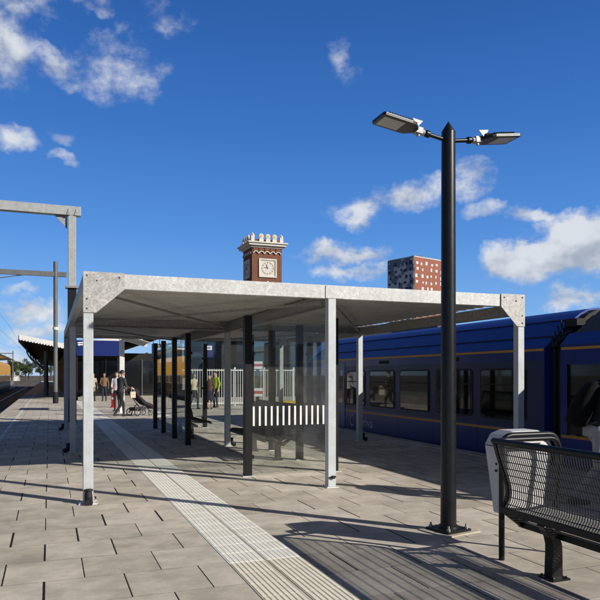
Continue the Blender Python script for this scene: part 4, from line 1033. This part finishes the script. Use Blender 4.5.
m = MB(); m.box(.27, .32, -.12, .12, .10, .34); b_ = m.build('bag', 'cl_cream', bg, local=True); m = MB(); m.tube([(.3, -.08, .34), (.3, -.05, .44), (.3, .05, .44), (.3, .08, .34)], .006, 5); m.build('handle', 'white', bg, local=True)
stand = dict(elR=(.23, .03, 1.13), wrR=(.16, .22, 1.02), fdR=(-.6, .7, .1))
person('person in a white shirt standing left of the pushchair', (2.78, 29.9, 0), R(160), 1.74, dict(stand), dict(top='cl_white', bottom='cl_black'), 'hair_dark')
person('person in a cream top and black trousers walking in front of the bar fence', (6.35, 30.6, 0), R(200), 1.68, dict(walkR), dict(top='cl_cream', bottom='cl_black'), 'hair_dark', fem=True, longhair=True)
person('person in a dark brown dress with long brown hair in front of the bar fence', (7.0, 30.2, 0), R(150), 1.62, dict(stand, legtag='skin'), dict(top='cl_brown', bottom='cl_navy'), 'hair_brown', fem=True, longhair=True, skirt=True)
person('worker in a bright yellow high-visibility vest by the bar fence', (7.62, 31.6, 0), R(120), 1.78, dict(), dict(top='hiyellow', bottom='cl_navy'), 'hair_dark', bulk=1.12)
person('person in a white jacket half hidden by a black windbreak post', (5.85, 30.4, 0), R(185), 1.72, dict(), dict(top='cl_white', bottom='cl_navy'), 'hair_fair', bulk=1.08)
person('person in a beige coat with light hair, left one of a distant pair', (2.5, 42.2, 0), R(185), 1.70, dict(coat=1), dict(top='cl_beige', bottom='cl_black'), 'hair_fair', fem=True, longhair=True)
person('person in a tan jacket with brown hair, right one of a distant pair', (3.15, 42.0, 0), R(170), 1.72, dict(stand), dict(top='cl_tan', bottom='cl_navy'), 'hair_brown', skin='skin2')

# ================================================================== SKY, SUN, CAMERA
w = bpy.data.worlds.new('World'); scene.world = w; w.use_nodes = True
w.cycles.sampling_method = 'MANUAL'; w.cycles.sample_map_resolution = 256
nt = w.node_tree; nt.nodes.clear(); n = N(nt)
SUN_EL = R(26.3); SX, SY = .66, -.751
sky = n.new('ShaderNodeTexSky', sky_type='NISHITA'); sky.sun_disc = False; sky.sun_elevation = SUN_EL
sky.sun_rotation = math.atan2(SX, SY); sky.altitude = 0; sky.air_density = SKY_AIR; sky.dust_density = SKY_DUST; sky.ozone_density = SKY_OZ
hs = n.new('ShaderNodeHueSaturation'); n.set(hs.inputs['Color'], sky.outputs[0]); hs.inputs['Saturation'].default_value = SKY_SAT; hs.inputs['Hue'].default_value = SKY_HUE; hs.inputs['Value'].default_value = SKY_VAL
D = n.vm('NORMALIZE', n.new('ShaderNodeTexCoord').outputs['Generated'])
dx_, dy_, dz_ = n.xyz(D)
az = n.m('MULTIPLY', n.m('ARCTAN2', dx_, dy_), 180 / math.pi); el = n.m('MULTIPLY', n.m('ARCSINE', dz_), 180 / math.pi)
# individual clouds: azimuth, elevation, half width, half height (degrees), density, tilt
CL = CLOUDS
wx = n.noise(D, 12., 4, .6, 1); wxs = n.xyz(wx)
azw = n.m('ADD', az, n.m('MULTIPLY', n.m('SUBTRACT', wxs[0], .5), 7.)); elw = n.m('ADD', el, n.m('MULTIPLY', n.m('SUBTRACT', wxs[1], .5), 5.))
tot = None; hv = None
for a, e, wa, we, dn, ti in CL:
    c_, s_ = math.cos(R(ti)), math.sin(R(ti))
    u = n.m('SUBTRACT', azw, a); v = n.m('SUBTRACT', elw, e)
    if ti: u, v = n.m('ADD', n.m('MULTIPLY', u, c_), n.m('MULTIPLY', v, s_)), n.m('SUBTRACT', n.m('MULTIPLY', v, c_), n.m('MULTIPLY', u, s_))
    d_ = n.vm('LENGTH', n.comb(n.m('DIVIDE', u, wa), n.m('DIVIDE', v, we), 0.), out='Value')
    q = n.m('MULTIPLY', n.m('SUBTRACT', 1., n.m('MULTIPLY', d_, d_), clamp=True), dn)
    h_ = n.m('MULTIPLY', n.m('DIVIDE', v, we), q)
    tot = q if tot is None else n.m('MAXIMUM', tot, q)
    hv = h_ if hv is None else n.m('ADD', hv, h_)
f0 = tot
P_ = n.comb(n.m('MULTIPLY', az, .12), n.m('MULTIPLY', el, .17), 0.)
nz = n.noise(P_, 2.2, 8, .66)
dens = n.ss(n.m('ADD', n.m('MULTIPLY', f0, .9), n.m('MULTIPLY', n.m('SUBTRACT', nz, .5), 2.0)), n.ss(f0, .3, .95, .03, .26), n.ss(f0, .3, .95, 1.10, .80))
dens = n.m('MULTIPLY', dens, n.ss(f0, 0., .22))
P2 = n.comb(n.m('MULTIPLY', n.m('ADD', az, -.7), .12), n.m('MULTIPLY', n.m('ADD', el, 1.5), .17), 0.)
nz2 = n.noise(P2, 2.2, 3, .55)
nz3 = n.noise(P_, 2.2, 3, .55)
lit = n.ss(n.m('ADD', n.m('MULTIPLY', hv, .34), n.m('ADD', .10, n.m('MULTIPLY', n.m('SUBTRACT', nz3, nz2), 1.9))), -.5, .45)
ccol = n.mix(lit, (CL_D[0], CL_D[1], CL_D[2], 1), (CL_L[0], CL_L[1], CL_L[2], 1))
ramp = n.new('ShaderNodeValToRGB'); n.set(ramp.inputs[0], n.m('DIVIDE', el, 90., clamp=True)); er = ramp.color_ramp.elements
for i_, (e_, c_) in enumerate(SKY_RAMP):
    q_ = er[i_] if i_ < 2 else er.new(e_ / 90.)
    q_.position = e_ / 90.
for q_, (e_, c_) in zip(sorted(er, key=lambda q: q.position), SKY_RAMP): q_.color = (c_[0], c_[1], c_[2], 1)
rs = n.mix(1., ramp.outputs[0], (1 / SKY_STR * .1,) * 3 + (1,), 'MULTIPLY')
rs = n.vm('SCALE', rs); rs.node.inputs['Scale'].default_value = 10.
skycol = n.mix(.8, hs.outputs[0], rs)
# grey cover added to the unseen sky, to dim and neutralise the ambient light
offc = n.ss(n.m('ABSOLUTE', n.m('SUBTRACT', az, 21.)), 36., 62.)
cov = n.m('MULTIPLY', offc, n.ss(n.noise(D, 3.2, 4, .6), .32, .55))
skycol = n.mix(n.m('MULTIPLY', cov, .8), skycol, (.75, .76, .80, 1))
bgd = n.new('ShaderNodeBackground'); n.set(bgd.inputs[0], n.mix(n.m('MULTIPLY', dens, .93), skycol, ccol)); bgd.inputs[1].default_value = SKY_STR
wo = n.new('ShaderNodeOutputWorld'); nt.links.new(bgd.outputs[0], wo.inputs[0])

sl = bpy.data.lights.new('sun', 'SUN'); sl.energy = 5.0; sl.angle = R(.5); sl.color = (1., .94, .84)
so = bpy.data.objects.new('sun', sl); COL.objects.link(so)
sd = Vector((SX*math.cos(SUN_EL), SY*math.cos(SUN_EL), math.sin(SUN_EL))); so.rotation_euler = sd.to_track_quat('Z', 'Y').to_euler(); so.location = (20, -20, 30)
cam = bpy.data.cameras.new('camera'); cam.sensor_width = 36; cam.lens = 656/600*36; cam.shift_y = .125; cam.clip_end = 5000; cam.clip_start = .05
co = bpy.data.objects.new('camera', cam); COL.objects.link(co); co.location = (0, 0, 1.6); co.rotation_euler = (R(90), 0, R(-20.9)); scene.camera = co
scene.view_settings.view_transform = 'Standard'; scene.view_settings.look = 'None'; scene.view_settings.exposure = 0; scene.view_settings.gamma = 1
scene.render.engine = 'CYCLES'; scene.cycles.max_bounces = 8; scene.cycles.transparent_max_bounces = 16
